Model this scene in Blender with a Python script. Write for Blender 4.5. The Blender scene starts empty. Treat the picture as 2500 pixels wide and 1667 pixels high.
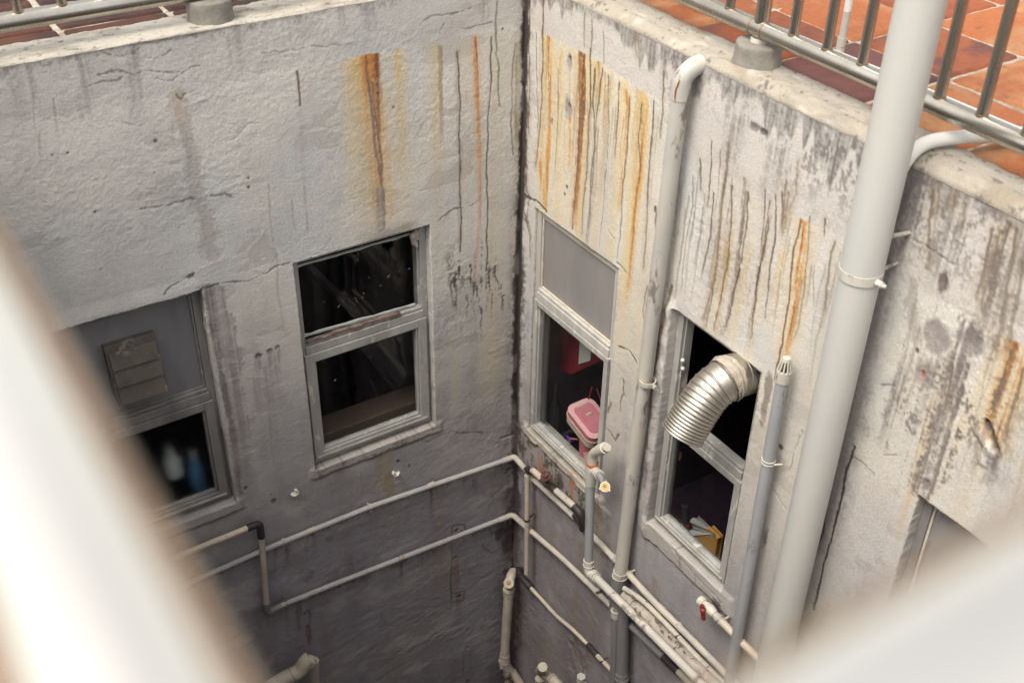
import bpy, bmesh, math, random
import numpy as np
from mathutils import Vector, Matrix
random.seed(7)
S = bpy.context.scene
COL = S.collection
rad = math.radians

# ---------------------------------------------------------------- camera
CAM = np.array([-2.590, -3.893, 1.400])            # eye of the photographer, metres; the far inner corner of the well is the origin
RIGHT = np.array([0.84199, -0.53924, 0.01646])
UP = np.array([0.29609, 0.48740, 0.82144])
FWD = np.array([0.45098, 0.68677, -0.57005])
FPX = 2775.27                                       # focal length in photo pixels (2500 wide)
cam = bpy.data.cameras.new('camera'); cam_ob = bpy.data.objects.new('camera', cam); COL.objects.link(cam_ob)
cam.sensor_width = 36; cam.lens = FPX/2500*36; cam.clip_start = 0.02; cam.clip_end = 200
M = Matrix.Identity(4)
for r in range(3):
    M[r][0] = RIGHT[r]; M[r][1] = UP[r]; M[r][2] = -FWD[r]; M[r][3] = CAM[r]
cam_ob.matrix_world = M
cam.dof.use_dof = True; cam.dof.focus_distance = 4.55; cam.dof.aperture_fstop = 2.8
S.camera = cam_ob

# ---------------------------------------------------------------- light
w = bpy.data.worlds.new('World'); S.world = w; w.use_nodes = True
nt = w.node_tree; bg = nt.nodes['Background']
SUN_EL, SUN_AZ = 60, 258                            # degrees; azimuth clockwise from +Y
sky = nt.nodes.new('ShaderNodeTexSky'); sky.sky_type = 'NISHITA'; sky.sun_disc = False
sky.sun_elevation = rad(SUN_EL); sky.sun_rotation = rad(SUN_AZ); sky.air_density = 1.6; sky.dust_density = 5.0; sky.ozone_density = 0.6
hs = nt.nodes.new('ShaderNodeHueSaturation'); hs.inputs['Saturation'].default_value = 0.32
tn = nt.nodes.new('ShaderNodeMix'); tn.data_type = 'RGBA'; tn.blend_type = 'MULTIPLY'; tn.inputs[0].default_value = 1.0
tn.inputs[7].default_value = (1.0, 0.968, 0.925, 1)
nt.links.new(sky.outputs[0], hs.inputs['Color']); nt.links.new(hs.outputs[0], tn.inputs[6]); nt.links.new(tn.outputs[2], bg.inputs[0])
bg.inputs[1].default_value = 0.15
sl = bpy.data.lights.new('sun', 'SUN'); sl.energy = 1.0; sl.angle = rad(26); sl.color = (1.0, 0.93, 0.82)
so = bpy.data.objects.new('sun', sl); COL.objects.link(so)
az, el = rad(SUN_AZ), rad(SUN_EL)
sd = Vector((math.sin(az)*math.cos(el), math.cos(az)*math.cos(el), math.sin(el)))
so.rotation_euler = (-sd).to_track_quat('-Z', 'Y').to_euler()
S.view_settings.view_transform = 'Standard'; S.view_settings.look = 'None'; S.view_settings.gamma = 1
S.view_settings.exposure = 1.02
S.render.resolution_x = 1024; S.render.resolution_y = 682
S.render.engine = 'CYCLES'; S.cycles.max_bounces = 8; S.cycles.diffuse_bounces = 4; S.cycles.transparent_max_bounces = 12

# ---------------------------------------------------------------- survey helpers: photo point -> real point on a known plane
def ray(px, py):
    a = (px-1250)/FPX; b = -(py-833.5)/FPX
    return a*RIGHT + b*UP + FWD
def PL(px, py, off=0.0):                            # point `off` metres in front of the left wall (plane y = 0)
    d = ray(px, py); return CAM + d*((-off-CAM[1])/d[1])
def PR(px, py, off=0.0):                            # in front of the right wall (plane x = 0)
    d = ray(px, py); return CAM + d*((-off-CAM[0])/d[0])
def PZ(px, py, z):
    d = ray(px, py); return CAM + d*((z-CAM[2])/d[2])
def TL(u, d, z): return (u, d, z)                   # wall frame: u along the wall, d into the building, z up
def TR(u, d, z): return (d, u, z)

# ---------------------------------------------------------------- scene-tree helpers
def tag(o, label=None, cat=None, group=None, kind=None):
    if label: o['label'] = label
    if cat: o['category'] = cat
    if group: o['group'] = group
    if kind: o['kind'] = kind
    return o
def thing(name, label, cat, loc=(0, 0, 0), group=None):
    o = bpy.data.objects.new(name, None); COL.objects.link(o); o.location = loc; o.empty_display_size = 0.05
    return tag(o, label, cat, group)
class MB:
    def __init__(s): s.v = []; s.f = []; s.sm = []
    def add(s, vs, fs, smooth=False):
        n = len(s.v); s.v += [tuple(map(float, p)) for p in vs]
        for f in fs: s.f.append([i+n for i in f]); s.sm.append(smooth)
    def hexa(s, p):                                  # 8 corners: bottom loop then top loop
        s.add(p, [(3, 2, 1, 0), (4, 5, 6, 7), (0, 1, 5, 4), (1, 2, 6, 5), (2, 3, 7, 6), (3, 0, 4, 7)])
    def box(s, a, b, T=None):
        x0, y0, z0 = a; x1, y1, z1 = b
        p = [(x0, y0, z0), (x1, y0, z0), (x1, y1, z0), (x0, y1, z0), (x0, y0, z1), (x1, y0, z1), (x1, y1, z1), (x0, y1, z1)]
        if T: p = [T(*q) for q in p]
        s.hexa(p)
    def tube(s, pts, r, n=18, fillet=0.0, caps=True, wob=0.0, seed=0, seg=7):
        P = [Vector(p) for p in pts]
        if fillet > 0 and len(P) > 2:
            Q = [P[0]]
            for i in range(1, len(P)-1):
                a, b, c = P[i-1], P[i], P[i+1]
                f = min(fillet, (a-b).length*0.49, (c-b).length*0.49)
                A = b+(a-b).normalized()*f; B = b+(c-b).normalized()*f
                for k in range(seg+1):
                    t = k/seg; Q.append(A.lerp(b, t).lerp(b.lerp(B, t), t))
            Q.append(P[-1]); P = Q
        rr = r if isinstance(r, (list, tuple)) else [r]*len(P)
        t0 = (P[1]-P[0]).normalized(); up = Vector((0, 0, 1)) if abs(t0.z) < 0.9 else Vector((1, 0, 0))
        nrm = (up - t0*up.dot(t0)).normalized(); rings = []; rnd = random.Random(seed)
        for i, p in enumerate(P):
            if i == 0: t = (P[1]-P[0])
            elif i == len(P)-1: t = (P[-1]-P[-2])
            else: t = (P[i+1]-P[i]).normalized()+(P[i]-P[i-1]).normalized()
            t.normalize(); nrm = (nrm - t*nrm.dot(t)).normalized(); bi = t.cross(nrm)
            rings.append([p + (nrm*math.cos(2*math.pi*k/n)+bi*math.sin(2*math.pi*k/n))*rr[i]*(1+(rnd.uniform(-wob, wob) if wob else 0)) for k in range(n)])
        vs = [q for R_ in rings for q in R_]; fs = []
        for i in range(len(P)-1):
            for k in range(n):
                fs.append((i*n+k, i*n+(k+1) % n, (i+1)*n+(k+1) % n, (i+1)*n+k))
        s.add(vs, fs, True)
        if caps:
            s.add(rings[0], [tuple(reversed(range(n)))]); s.add(rings[-1], [tuple(range(n))])
    def ring(s, c, axis, r0, r1, h, n=24):           # flat collar: outer r1, hole r0, height h along axis
        c = Vector(c); a = Vector(axis).normalized(); u = a.orthogonal().normalized(); v = a.cross(u); vs = []
        for (r, z) in ((r0, 0), (r1, 0), (r1, h), (r0, h)):
            vs += [c+a*z+(u*math.cos(2*math.pi*k/n)+v*math.sin(2*math.pi*k/n))*r for k in range(n)]
        fs = []
        for j in range(4):
            for k in range(n): fs.append((j*n+k, j*n+(k+1) % n, ((j+1) % 4)*n+(k+1) % n, ((j+1) % 4)*n+k))
        s.add(vs, fs, False)
    def ball(s, c, r, seg=12, rings=8, sc=(1, 1, 1)):
        vs = []; fs = []
        for i in range(rings+1):
            th = math.pi*i/rings
            for k in range(seg):
                ph = 2*math.pi*k/seg; vs.append((c[0]+r*sc[0]*math.sin(th)*math.cos(ph), c[1]+r*sc[1]*math.sin(th)*math.sin(ph), c[2]+r*sc[2]*math.cos(th)))
        for i in range(rings):
            for k in range(seg): fs.append((i*seg+k, i*seg+(k+1) % seg, (i+1)*seg+(k+1) % seg, (i+1)*seg+k))
        s.add(vs, fs, True)
    def build(s, name, m, parent=None, bevel=0.0):
        me = bpy.data.meshes.new(name); me.from_pydata(s.v, [], s.f); me.polygons.foreach_set('use_smooth', s.sm)
        me.materials.append(m); me.update(); o = bpy.data.objects.new(name, me); COL.objects.link(o)
        if bevel:
            bv = o.modifiers.new('b', 'BEVEL'); bv.width = bevel; bv.segments = 2; bv.limit_method = 'ANGLE'; bv.angle_limit = rad(50)
        if parent:
            o.parent = parent; o.matrix_parent_inverse = Matrix.Translation(parent.location).inverted() if parent.type == 'EMPTY' else Matrix.Identity(4)
        return o

# ---------------------------------------------------------------- materials
def mat(name, c1, c2=None, scale=6.0, rough=0.6, metal=0.0, bump=0.0, bscale=60.0, speck=None, speck_amt=0.45, speck_scale=30.0, stretch=(1, 1, 1), spec=0.5, rough2=None):
    m = bpy.data.materials.new(name); m.use_nodes = True; n = m.node_tree.nodes; L = m.node_tree.links
    b = n['Principled BSDF']; b.inputs['Metallic'].default_value = metal; b.inputs['Roughness'].default_value = rough
    b.inputs['Specular IOR Level'].default_value = spec
    tc = n.new('ShaderNodeNewGeometry'); mp = n.new('ShaderNodeMapping'); mp.inputs['Scale'].default_value = stretch
    L.new(tc.outputs['Position'], mp.inputs[0])
    no = n.new('ShaderNodeTexNoise'); no.inputs['Scale'].default_value = scale; no.inputs['Detail'].default_value = 6; no.inputs['Roughness'].default_value = 0.62
    L.new(mp.outputs[0], no.inputs['Vector'])
    mx = n.new('ShaderNodeMix'); mx.data_type = 'RGBA'; cr = n.new('ShaderNodeMapRange')
    cr.inputs[1].default_value = 0.34; cr.inputs[2].default_value = 0.66
    L.new(no.outputs[0], cr.inputs[0]); L.new(cr.outputs[0], mx.inputs[0])
    mx.inputs[6].default_value = (*c1, 1); mx.inputs[7].default_value = (*(c2 or c1), 1); out = mx.outputs[2]
    if speck:
        n2 = n.new('ShaderNodeTexNoise'); n2.inputs['Scale'].default_value = speck_scale; n2.inputs['Detail'].default_value = 8; n2.inputs['Roughness'].default_value = 0.7
        L.new(mp.outputs[0], n2.inputs['Vector'])
        r2 = n.new('ShaderNodeMapRange'); r2.inputs[1].default_value = 1-speck_amt; r2.inputs[2].default_value = 1-speck_amt+0.06
        L.new(n2.outputs[0], r2.inputs[0]); m2 = n.new('ShaderNodeMix'); m2.data_type = 'RGBA'
        L.new(r2.outputs[0], m2.inputs[0]); L.new(out, m2.inputs[6]); m2.inputs[7].default_value = (*speck, 1); out = m2.outputs[2]
    L.new(out, b.inputs['Base Color'])
    if rough2 is not None:
        r3 = n.new('ShaderNodeMapRange'); r3.inputs[3].default_value = rough; r3.inputs[4].default_value = rough2
        L.new(cr.outputs[0], r3.inputs[0]); L.new(r3.outputs[0], b.inputs['Roughness'])
    if bump:
        n3 = n.new('ShaderNodeTexNoise'); n3.inputs['Scale'].default_value = bscale; n3.inputs['Detail'].default_value = 5
        L.new(mp.outputs[0], n3.inputs['Vector']); bp = n.new('ShaderNodeBump'); bp.inputs['Strength'].default_value = 1; bp.inputs['Distance'].default_value = bump
        L.new(n3.outputs[0], bp.inputs['Height']); L.new(bp.outputs[0], b.inputs['Normal'])
    return m
def painted(name, rough=0.9, bump=0.0015, bscale=260.0, var=0.21):   # colour comes from the surface's own 'paint' attribute (stains, dirt, rust, painted-in shade)
    m = bpy.data.materials.new(name); m.use_nodes = True; n = m.node_tree.nodes; L = m.node_tree.links
    b = n['Principled BSDF']; b.inputs['Roughness'].default_value = rough; b.inputs['Specular IOR Level'].default_value = 0.25
    at = n.new('ShaderNodeAttribute'); at.attribute_name = 'paint'
    tc = n.new('ShaderNodeNewGeometry')
    n1 = n.new('ShaderNodeTexNoise'); n1.inputs['Scale'].default_value = 140; n1.inputs['Detail'].default_value = 6; n1.inputs['Roughness'].default_value = 0.7
    L.new(tc.outputs['Position'], n1.inputs['Vector'])
    mr = n.new('ShaderNodeMapRange'); mr.inputs[1].default_value = 0.25; mr.inputs[2].default_value = 0.75; mr.inputs[3].default_value = 1-var; mr.inputs[4].default_value = 1+var
    L.new(n1.outputs[0], mr.inputs[0]); mu = n.new('ShaderNodeMix'); mu.data_type = 'RGBA'; mu.blend_type = 'MULTIPLY'; mu.inputs[0].default_value = 1
    L.new(at.outputs['Color'], mu.inputs[6]); L.new(mr.outputs[0], mu.inputs[7]); L.new(mu.outputs[2], b.inputs['Base Color'])
    n2 = n.new('ShaderNodeTexNoise'); n2.inputs['Scale'].default_value = bscale; n2.inputs['Detail'].default_value = 6; n2.inputs['Roughness'].default_value = 0.65
    L.new(tc.outputs['Position'], n2.inputs['Vector']); bp = n.new('ShaderNodeBump'); bp.inputs['Distance'].default_value = bump; bp.inputs['Strength'].default_value = 1
    L.new(n2.outputs[0], bp.inputs['Height'])
    n4 = n.new('ShaderNodeTexNoise'); n4.inputs['Scale'].default_value = bscale*.36; n4.inputs['Detail'].default_value = 3; n4.inputs['Roughness'].default_value = 0.6
    L.new(tc.outputs['Position'], n4.inputs['Vector']); bq = n.new('ShaderNodeBump'); bq.inputs['Distance'].default_value = bump*1.35; bq.inputs['Strength'].default_value = 1
    L.new(n4.outputs[0], bq.inputs['Height']); L.new(bp.outputs[0], bq.inputs['Normal']); L.new(bq.outputs[0], b.inputs['Normal'])
    return m
def glass(name, tint=(0.9, 0.92, 0.92), refl=0.10, rough=0.02):
    m = bpy.data.materials.new(name); m.use_nodes = True; n = m.node_tree.nodes; L = m.node_tree.links; n.remove(n['Principled BSDF'])
    t = n.new('ShaderNodeBsdfTransparent'); t.inputs[0].default_value = (*tint, 1); g = n.new('ShaderNodeBsdfGlossy'); g.inputs['Roughness'].default_value = rough
    fr = n.new('ShaderNodeFresnel'); fr.inputs[0].default_value = 1.42; mx = n.new('ShaderNodeMixShader')
    bf = n.new('ShaderNodeNewGeometry'); mm = n.new('ShaderNodeMath'); mm.operation = 'SUBTRACT'; mm.use_clamp = True; L.new(fr.outputs[0], mm.inputs[0]); L.new(bf.outputs['Backfacing'], mm.inputs[1]); L.new(mm.outputs[0], mx.inputs[0]); L.new(t.outputs[0], mx.inputs[1]); L.new(g.outputs[0], mx.inputs[2]); L.new(mx.outputs[0], n['Material Output'].inputs[0])
    return m
def frosted(name):
    m = mat(name, (.75, .8, .82), rough=.62); b = m.node_tree.nodes['Principled BSDF']; b.inputs['Transmission Weight'].default_value = 1; b.inputs['IOR'].default_value = 1.12; return m
M_ = dict(frosted=frosted('frosted_pane'),
    plaster=painted('weathered_plaster'), coping=painted('coping_cement', bump=0.0035, bscale=120, var=0.16), near=painted('near_plaster'),
    room=mat('dark_room', (0.10, 0.055, 0.09), (0.06, 0.035, 0.06), rough=0.9),
    frame=mat('weathered_grey_frame', (0.40, 0.395, 0.375), (0.25, 0.245, 0.24), 11, 0.55, bump=0.0008, speck=(0.56, 0.53, 0.47), speck_amt=0.43, speck_scale=22, stretch=(1, 1, .35)),
    frame_pale=mat('pale_weathered_frame', (0.50, 0.485, 0.45), (0.34, 0.33, 0.31), 14, 0.6, bump=0.0006, speck=(0.16, 0.15, 0.13), speck_amt=0.35, speck_scale=40, stretch=(1, 1, .3)),
    frame_dark=mat('dark_weathered_frame', (0.27, 0.26, 0.255), (0.15, 0.145, 0.145), 9, 0.5, bump=0.0006, speck=(0.5, 0.48, 0.43), speck_amt=0.36, speck_scale=22, stretch=(1, 1, .35)),
    alu=mat('bare_aluminium', (0.75, 0.74, 0.70), (0.55, 0.54, 0.5), 20, 0.42, 0.6),
    rot=mat('rotten_wood', (0.10, 0.06, 0.055), (0.22, 0.16, 0.14), 40, 0.95, bump=0.004, bscale=90),
    panel=mat('grey_panel', (0.27, 0.255, 0.25), (0.215, 0.205, 0.205), 5, 0.45, stretch=(1, 1, .25), speck=(.17, .155, .15), speck_amt=.36, speck_scale=14),
    panel2=mat('blue_grey_panel', (0.22, 0.22, 0.228), (0.165, 0.165, 0.18), 5, 0.45, stretch=(1, 1, .25), speck=(.12, .11, .11), speck_amt=.36, speck_scale=14),
    bead=mat('cream_bead', (0.60, 0.56, 0.47), (0.45, 0.41, 0.34), 30, 0.7, bump=0.001),
    granite=mat('brown_granite', (0.17, 0.115, 0.085), (0.09, 0.06, 0.05), 190, 0.4, speck=(0.28, 0.22, 0.18), speck_amt=0.42, speck_scale=160),
    glass=glass('window_glass'),
    steel=mat('stainless_steel', (0.54, 0.51, 0.45), (0.38, 0.35, 0.30), 7, 0.20, 1.0, rough2=0.34, stretch=(1, 1, .2)),
    steel_near=mat('brushed_handrail', (0.95, 0.89, 0.80), (0.90, 0.83, 0.73), 5, 0.16, 1.0),
    footing=mat('cement_footing', (0.25, 0.235, 0.20), (0.17, 0.16, 0.145), 22, 0.95, bump=0.003, bscale=70, speck=(0.14, 0.13, 0.12), speck_amt=0.38, speck_scale=30),
    white_pipe=mat('white_enamel_pipe', (0.50, 0.495, 0.46), (0.44, 0.45, 0.445), 2.2, 0.42, stretch=(1, 1, .3), speck=(0.34, 0.31, 0.26), speck_amt=0.33, speck_scale=13, bump=0.0008, bscale=9),
    grey_pipe=mat('grey_painted_pipe', (0.52, 0.49, 0.43), (0.40, 0.39, 0.365), 5, 0.5, stretch=(1, 1, .35), speck=(0.20, 0.175, 0.155), speck_amt=0.43, speck_scale=11, bump=0.0008, bscale=40),
    blue_pipe=mat('blue_grey_pipe', (0.33, 0.345, 0.365), (0.27, 0.28, 0.295), 5, 0.5, stretch=(1, 1, .35), bump=0.0006, bscale=30, speck=(.20, .19, .18), speck_amt=.38, speck_scale=16),
    dark_pipe=mat('dark_grey_pipe', (0.22, 0.215, 0.22), (0.17, 0.165, 0.17), 5, 0.55, stretch=(1, 1, .35)),
    pvc=mat('cream_pvc', (0.50, 0.445, 0.36), (0.40, 0.355, 0.29), 9, 0.5, speck=(0.20, 0.16, 0.12), speck_amt=0.37, speck_scale=50),
    pvc_dirty=mat('dirty_cream_pvc', (0.50, 0.455, 0.385), (0.36, 0.34, 0.315), 8, 0.6, speck=(0.075, 0.06, 0.05), speck_amt=0.40, speck_scale=42, bump=0.0006),
    pvc_grey=mat('overpainted_pvc', (0.40, 0.385, 0.375), (0.33, 0.32, 0.33), 7, 0.55, speck=(0.62, 0.56, 0.46), speck_amt=0.33, speck_scale=16),
    pvc_white=mat('white_pvc', (0.54, 0.52, 0.46), (0.44, 0.42, 0.37), 14, 0.45, speck=(0.42, 0.2, 0.08), speck_amt=0.30, speck_scale=38),
    crust=mat('lichen_crusted_pipe', (0.40, 0.36, 0.31), (0.29, 0.26, 0.23), 18, 0.85, speck=(0.11, 0.085, 0.06), speck_amt=0.46, speck_scale=24, bump=0.003, bscale=60),
    rubber=mat('black_rubber', (0.018, 0.015, 0.018), (0.035, 0.028, 0.03), 20, 0.55),
    brass=mat('brass_clip', (0.35, 0.26, 0.12), (0.2, 0.14, 0.07), 30, 0.4, 0.7),
    valve=mat('rusty_valve_wheel', (0.13, 0.022, 0.018), (0.06, 0.018, 0.014), 40, 0.5),
    iron=mat('dark_iron', (0.06, 0.05, 0.048), (0.11, 0.085, 0.07), 30, 0.5, 0.5),
    red=mat('red_plastic', (0.20, 0.028, 0.022), rough=0.4), orange=mat('orange_seal', (0.80, 0.30, 0.035), rough=0.45),
    foil=mat('ribbed_foil_duct', (0.60, 0.57, 0.51), (0.40, 0.37, 0.32), 9, 0.34, 0.95, rough2=0.5, bump=0.0006, bscale=50),
    gaffer=mat('crumpled_tape', (0.42, 0.37, 0.31), (0.28, 0.24, 0.2), 30, 0.7, bump=0.004, bscale=50),
    pink=mat('pink_plastic', (0.60, 0.20, 0.25), (0.55, 0.18, 0.23), 4, 0.4), cream=mat('cream_plastic', (0.58, 0.50, 0.36), rough=0.45),
    pinkrim=mat('pale_pink_rim', (0.80, 0.45, 0.45), rough=0.4), lilac=mat('lilac_label', (0.42, 0.30, 0.52), rough=0.6), purple=mat('purple_plastic', (0.12, 0.06, 0.5), rough=0.5),
    redcloth=mat('red_bag', (0.26, 0.012, 0.022), (0.16, 0.008, 0.014), 9, 0.6), paper=mat('white_paper', (0.65, 0.62, 0.6), rough=0.8),
    amber=mat('orange_packet', (0.42, 0.17, 0.02), (0.34, 0.22, 0.08), 14, 0.5), cyan=mat('teal_bottle', (0.12, 0.32, 0.38), (0.06, 0.13, 0.34), 12, 0.4), blue=mat('blue_bottle', (0.05, 0.10, 0.42), rough=0.4),
    offwhite=mat('white_bottle', (0.62, 0.60, 0.55), rough=0.5),
    hood=mat('stained_vent_hood', (0.105, 0.09, 0.075), (0.065, 0.057, 0.05), 12, 0.55, bump=0.0006, speck=(0.19, 0.165, 0.135), speck_amt=0.42, speck_scale=18),
    beam=mat('dim_timber', (0.10, 0.065, 0.085), (0.07, 0.045, 0.06), 10, 0.9), slab=mat('dim_slab', (0.12, 0.105, 0.115), rough=0.9),
    film=glass('clear_film', (0.88, 0.86, 0.84), rough=0.12),
)

# ---------------------------------------------------------------- numpy noise
def vnoise(U, V, su, sv, seed):
    rng = np.random.RandomState(seed); T = rng.rand(256, 256).astype(np.float32)
    x = U/su+seed*7.13; y = V/sv+seed*3.71; xi = np.floor(x).astype(int); yi = np.floor(y).astype(int); fx = (x-xi).astype(np.float32); fy = (y-yi).astype(np.float32)
    fx = fx*fx*(3-2*fx); fy = fy*fy*(3-2*fy); a = xi % 256; b = yi % 256; a1 = (a+1) % 256; b1 = (b+1) % 256
    return (T[a, b]*(1-fx)*(1-fy)+T[a1, b]*fx*(1-fy)+T[a, b1]*(1-fx)*fy+T[a1, b1]*fx*fy)*2-1
def fbm(U, V, su, sv, seed, oct=4, g=0.55):
    r = 0; a = 1; t = 0
    for k in range(oct): r = r+a*vnoise(U, V, su/2**k, sv/2**k, seed+k*11); t += a; a *= g
    return r/t
sst = lambda a, b, x: (lambda t: t*t*(3-2*t))(np.clip((x-a)/(b-a), 0, 1))

class Wall:
    """One face of the well: a fine grid in (u, z) with its own relief (disp, metres outwards) and paint colour."""
    def __init__(s, T, P, us, zs):
        s.T, s.P = T, P; s.us, s.zs = us, zs; s.U, s.Z = np.meshgrid(us, zs, indexing='ij')
        s.C = np.zeros(s.U.shape+(3,), np.float32); s.D = np.zeros(s.U.shape, np.float32); s.k = 0; s.clip = None
        s.fine = vnoise(s.U, s.Z, .009, .009, 5); s.streak = vnoise(s.U, s.Z, .008, .35, 9)*.6+vnoise(s.U, s.Z, .02, .6, 10)*.4
        s.mott = fbm(s.U, s.Z, .05, .07, 15, 4, .7)
    def blend(s, m, col, sl=None):
        m = np.clip(m, 0, 1)[..., None]
        if sl is None: s.C[:] = s.C*(1-m)+np.array(col, np.float32)*m
        else: s.C[sl] = s.C[sl]*(1-m)+np.array(col, np.float32)*m
    def uz(s, q):
        p = s.P(*q); return np.array([p[0] if s.T is TL else p[1], p[2]])
    def stroke(s, pts, w, col, a=1.0, jit=.25, fade=0.0, depth=0.0, soft=1.0, streaky=0.0, rag=.35, world=False, fade0=0.0):
        s.k += 1; rnd = random.Random(s.k*13+1)
        P = [np.array(p, float) if world else s.uz(p) for p in pts]
        Q = [P[0]]; L = sum(np.linalg.norm(P[i+1]-P[i]) for i in range(len(P)-1)); off = 0
        for i in range(len(P)-1):
            n = max(1, int(np.linalg.norm(P[i+1]-P[i])/.022)); dv = (P[i+1]-P[i]); nv = np.array([-dv[1], dv[0]])/max(1e-6, np.linalg.norm(dv))
            for k in range(1, n+1):
                off = off*.75+rnd.uniform(-1, 1)*jit*.009
                Q.append(P[i]+dv*k/n+nv*off)
        Q = np.array(Q); pad = w*2+.004
        i0, i1 = np.searchsorted(s.us, [Q[:, 0].min()-pad, Q[:, 0].max()+pad]); j0, j1 = np.searchsorted(s.zs, [Q[:, 1].min()-pad, Q[:, 1].max()+pad])
        if i1-i0 < 1 or j1-j0 < 1: return
        D = np.full((i1-i0, j1-j0), 9., np.float32); Tm = np.zeros_like(D); acc = 0
        for a0, b0 in zip(Q[:-1], Q[1:]):
            ln = np.linalg.norm(b0-a0)
            x0, x1 = np.searchsorted(s.us, [min(a0[0], b0[0])-pad, max(a0[0], b0[0])+pad]); y0, y1 = np.searchsorted(s.zs, [min(a0[1], b0[1])-pad, max(a0[1], b0[1])+pad])
            if x1 > x0 and y1 > y0 and ln > 0:
                u = s.us[x0:x1, None]-a0[0]; v = s.zs[None, y0:y1]-a0[1]; d = (b0-a0)/ln; t = np.clip(u*d[0]+v*d[1], 0, ln)
                dd = np.hypot(u-t*d[0], v-t*d[1]); sub = (slice(x0-i0, x1-i0), slice(y0-j0, y1-j0)); better = dd < D[sub]
                D[sub] = np.where(better, dd, D[sub]); Tm[sub] = np.where(better, (acc+t)/L, Tm[sub])
            acc += ln
        sl = (slice(i0, i1), slice(j0, j1)); ww = w*(1+rag*s.mott[sl]*2)*(1+rag*.6*s.fine[sl])
        m = np.clip((1-D/np.maximum(ww, .001))/(soft*.55), 0, 1) if soft < 1.5 else np.exp(-(D/ww)**2*1.2)
        m = m*a
        if s.clip is not None: m = m*s.clip[sl]
        if fade: m = m*np.clip(1-Tm, 0, 1)**fade
        if fade0: m = m*np.clip(Tm/fade0, 0, 1)
        if streaky: m = m*np.clip(1+streaky*s.streak[sl]*1.8+streaky*.5*s.fine[sl], 0, 1.6)
        s.blend(m, col, sl)
        if depth: s.D[sl] -= depth*np.clip(1-D/np.maximum(ww, .001), 0, 1)
    def blob(s, q, r, col, a=1.0, rz=None, depth=0.0, rag=.8, world=False, streaky=0.0):
        c = np.array(q, float) if world else s.uz(q); rz = rz or r; pad = max(r, rz)*2.2
        i0, i1 = np.searchsorted(s.us, [c[0]-pad, c[0]+pad]); j0, j1 = np.searchsorted(s.zs, [c[1]-pad, c[1]+pad]); sl = (slice(i0, i1), slice(j0, j1))
        if i1 <= i0 or j1 <= j0: return
        d = np.hypot((s.us[i0:i1, None]-c[0])/r, (s.zs[None, j0:j1]-c[1])/rz)+rag*s.mott[sl]*.8
        m = np.clip((1.15-d)*2.2, 0, 1)*a
        if streaky: m = m*np.clip(1+streaky*s.streak[sl]*1.8, 0, 1.5)
        s.blend(m, col, sl)
        if depth: s.D[sl] -= depth*np.clip(1.1-d, 0, 1)
    def relief(s, seed):
        rough = sst(-.35, .35, fbm(s.U, s.Z, .4, .35, seed+9, 3))
        s.D += fbm(s.U, s.Z, .55, .5, seed, 3)*.006 + fbm(s.U, s.Z, .10, .09, seed+1, 2)*.0006 + fbm(s.U, s.Z, .018, .018, seed+2, 2, .7)*(.0003+.0010*rough)
        fl = fbm(s.U, s.Z, .30, .16, seed+12, 5, .62); s.D += .0004*sst(-.012, .012, fl-.12)-.0006*sst(-.01, .01, -fl-.28); s.flake = sst(-.012, .012, fl-.12); s.chip = sst(-.01, .01, -fl-.30)
        rid = 1-np.abs(fbm(s.U, s.Z, .16, .10, seed+5, 4, .6))*5; patch = sst(.05, .5, fbm(s.U, s.Z, .5, .5, seed+6, 2))
        s.D += np.clip(rid, 0, 1)**2*.0003*patch
    def build(s, openings, parent, top, name, mtl, edge_amp=.004):
        """faces of the flat wall with window openings left out, each opening given real plaster reveals"""
        U, Z = s.U.copy(), s.Z.copy(); Uo, Zo = s.U, s.Z; nu, nz = U.shape; V = np.zeros((nu, nz, 3), np.float32)
        keep = np.ones((nu-1, nz-1), bool); uc = (s.us[:-1]+s.us[1:])/2; zc = (s.zs[:-1]+s.zs[1:])/2; rev = []
        for (u0, u1, z0, z1, dep, amp) in openings:
            iu0, iu1 = [int(np.argmin(abs(s.us-x))) for x in (u0, u1)]; jz0, jz1 = [int(np.argmin(abs(s.zs-x))) for x in (z0, z1)]
            keep[iu0:iu1, jz0:jz1] = False
            loop = [(i, jz0) for i in range(iu0, iu1)]+[(iu1, j) for j in range(jz0, jz1)]+[(i, jz1) for i in range(iu1, iu0, -1)]+[(iu0, j) for j in range(jz1, jz0, -1)]
            rev.append((np.array(loop), dep))
            cu, cz = (u0+u1)/2, (z0+z1)/2
            for i, j in loop:
                n = float(s.mott[i, j])*amp*1.2+float(s.fine[i, j])*amp*.35
                if j in (jz0, jz1): Z[i, j] += n*(1 if j == jz1 else -1)+.2*amp
                else: U[i, j] += n*(1 if i == iu1 else -1)
        d = -s.D
        V[..., 0], V[..., 1], V[..., 2] = (U, d, Z) if s.T is TL else (d, U, Z)
        idx = np.arange(nu*nz).reshape(nu, nz); q = np.stack([idx[:-1, :-1], idx[1:, :-1], idx[1:, 1:], idx[:-1, 1:]], -1)[keep]
        verts = [V.reshape(-1, 3)]; cols = [s.C.reshape(-1, 3)]; faces = [q]; base = nu*nz
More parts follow.
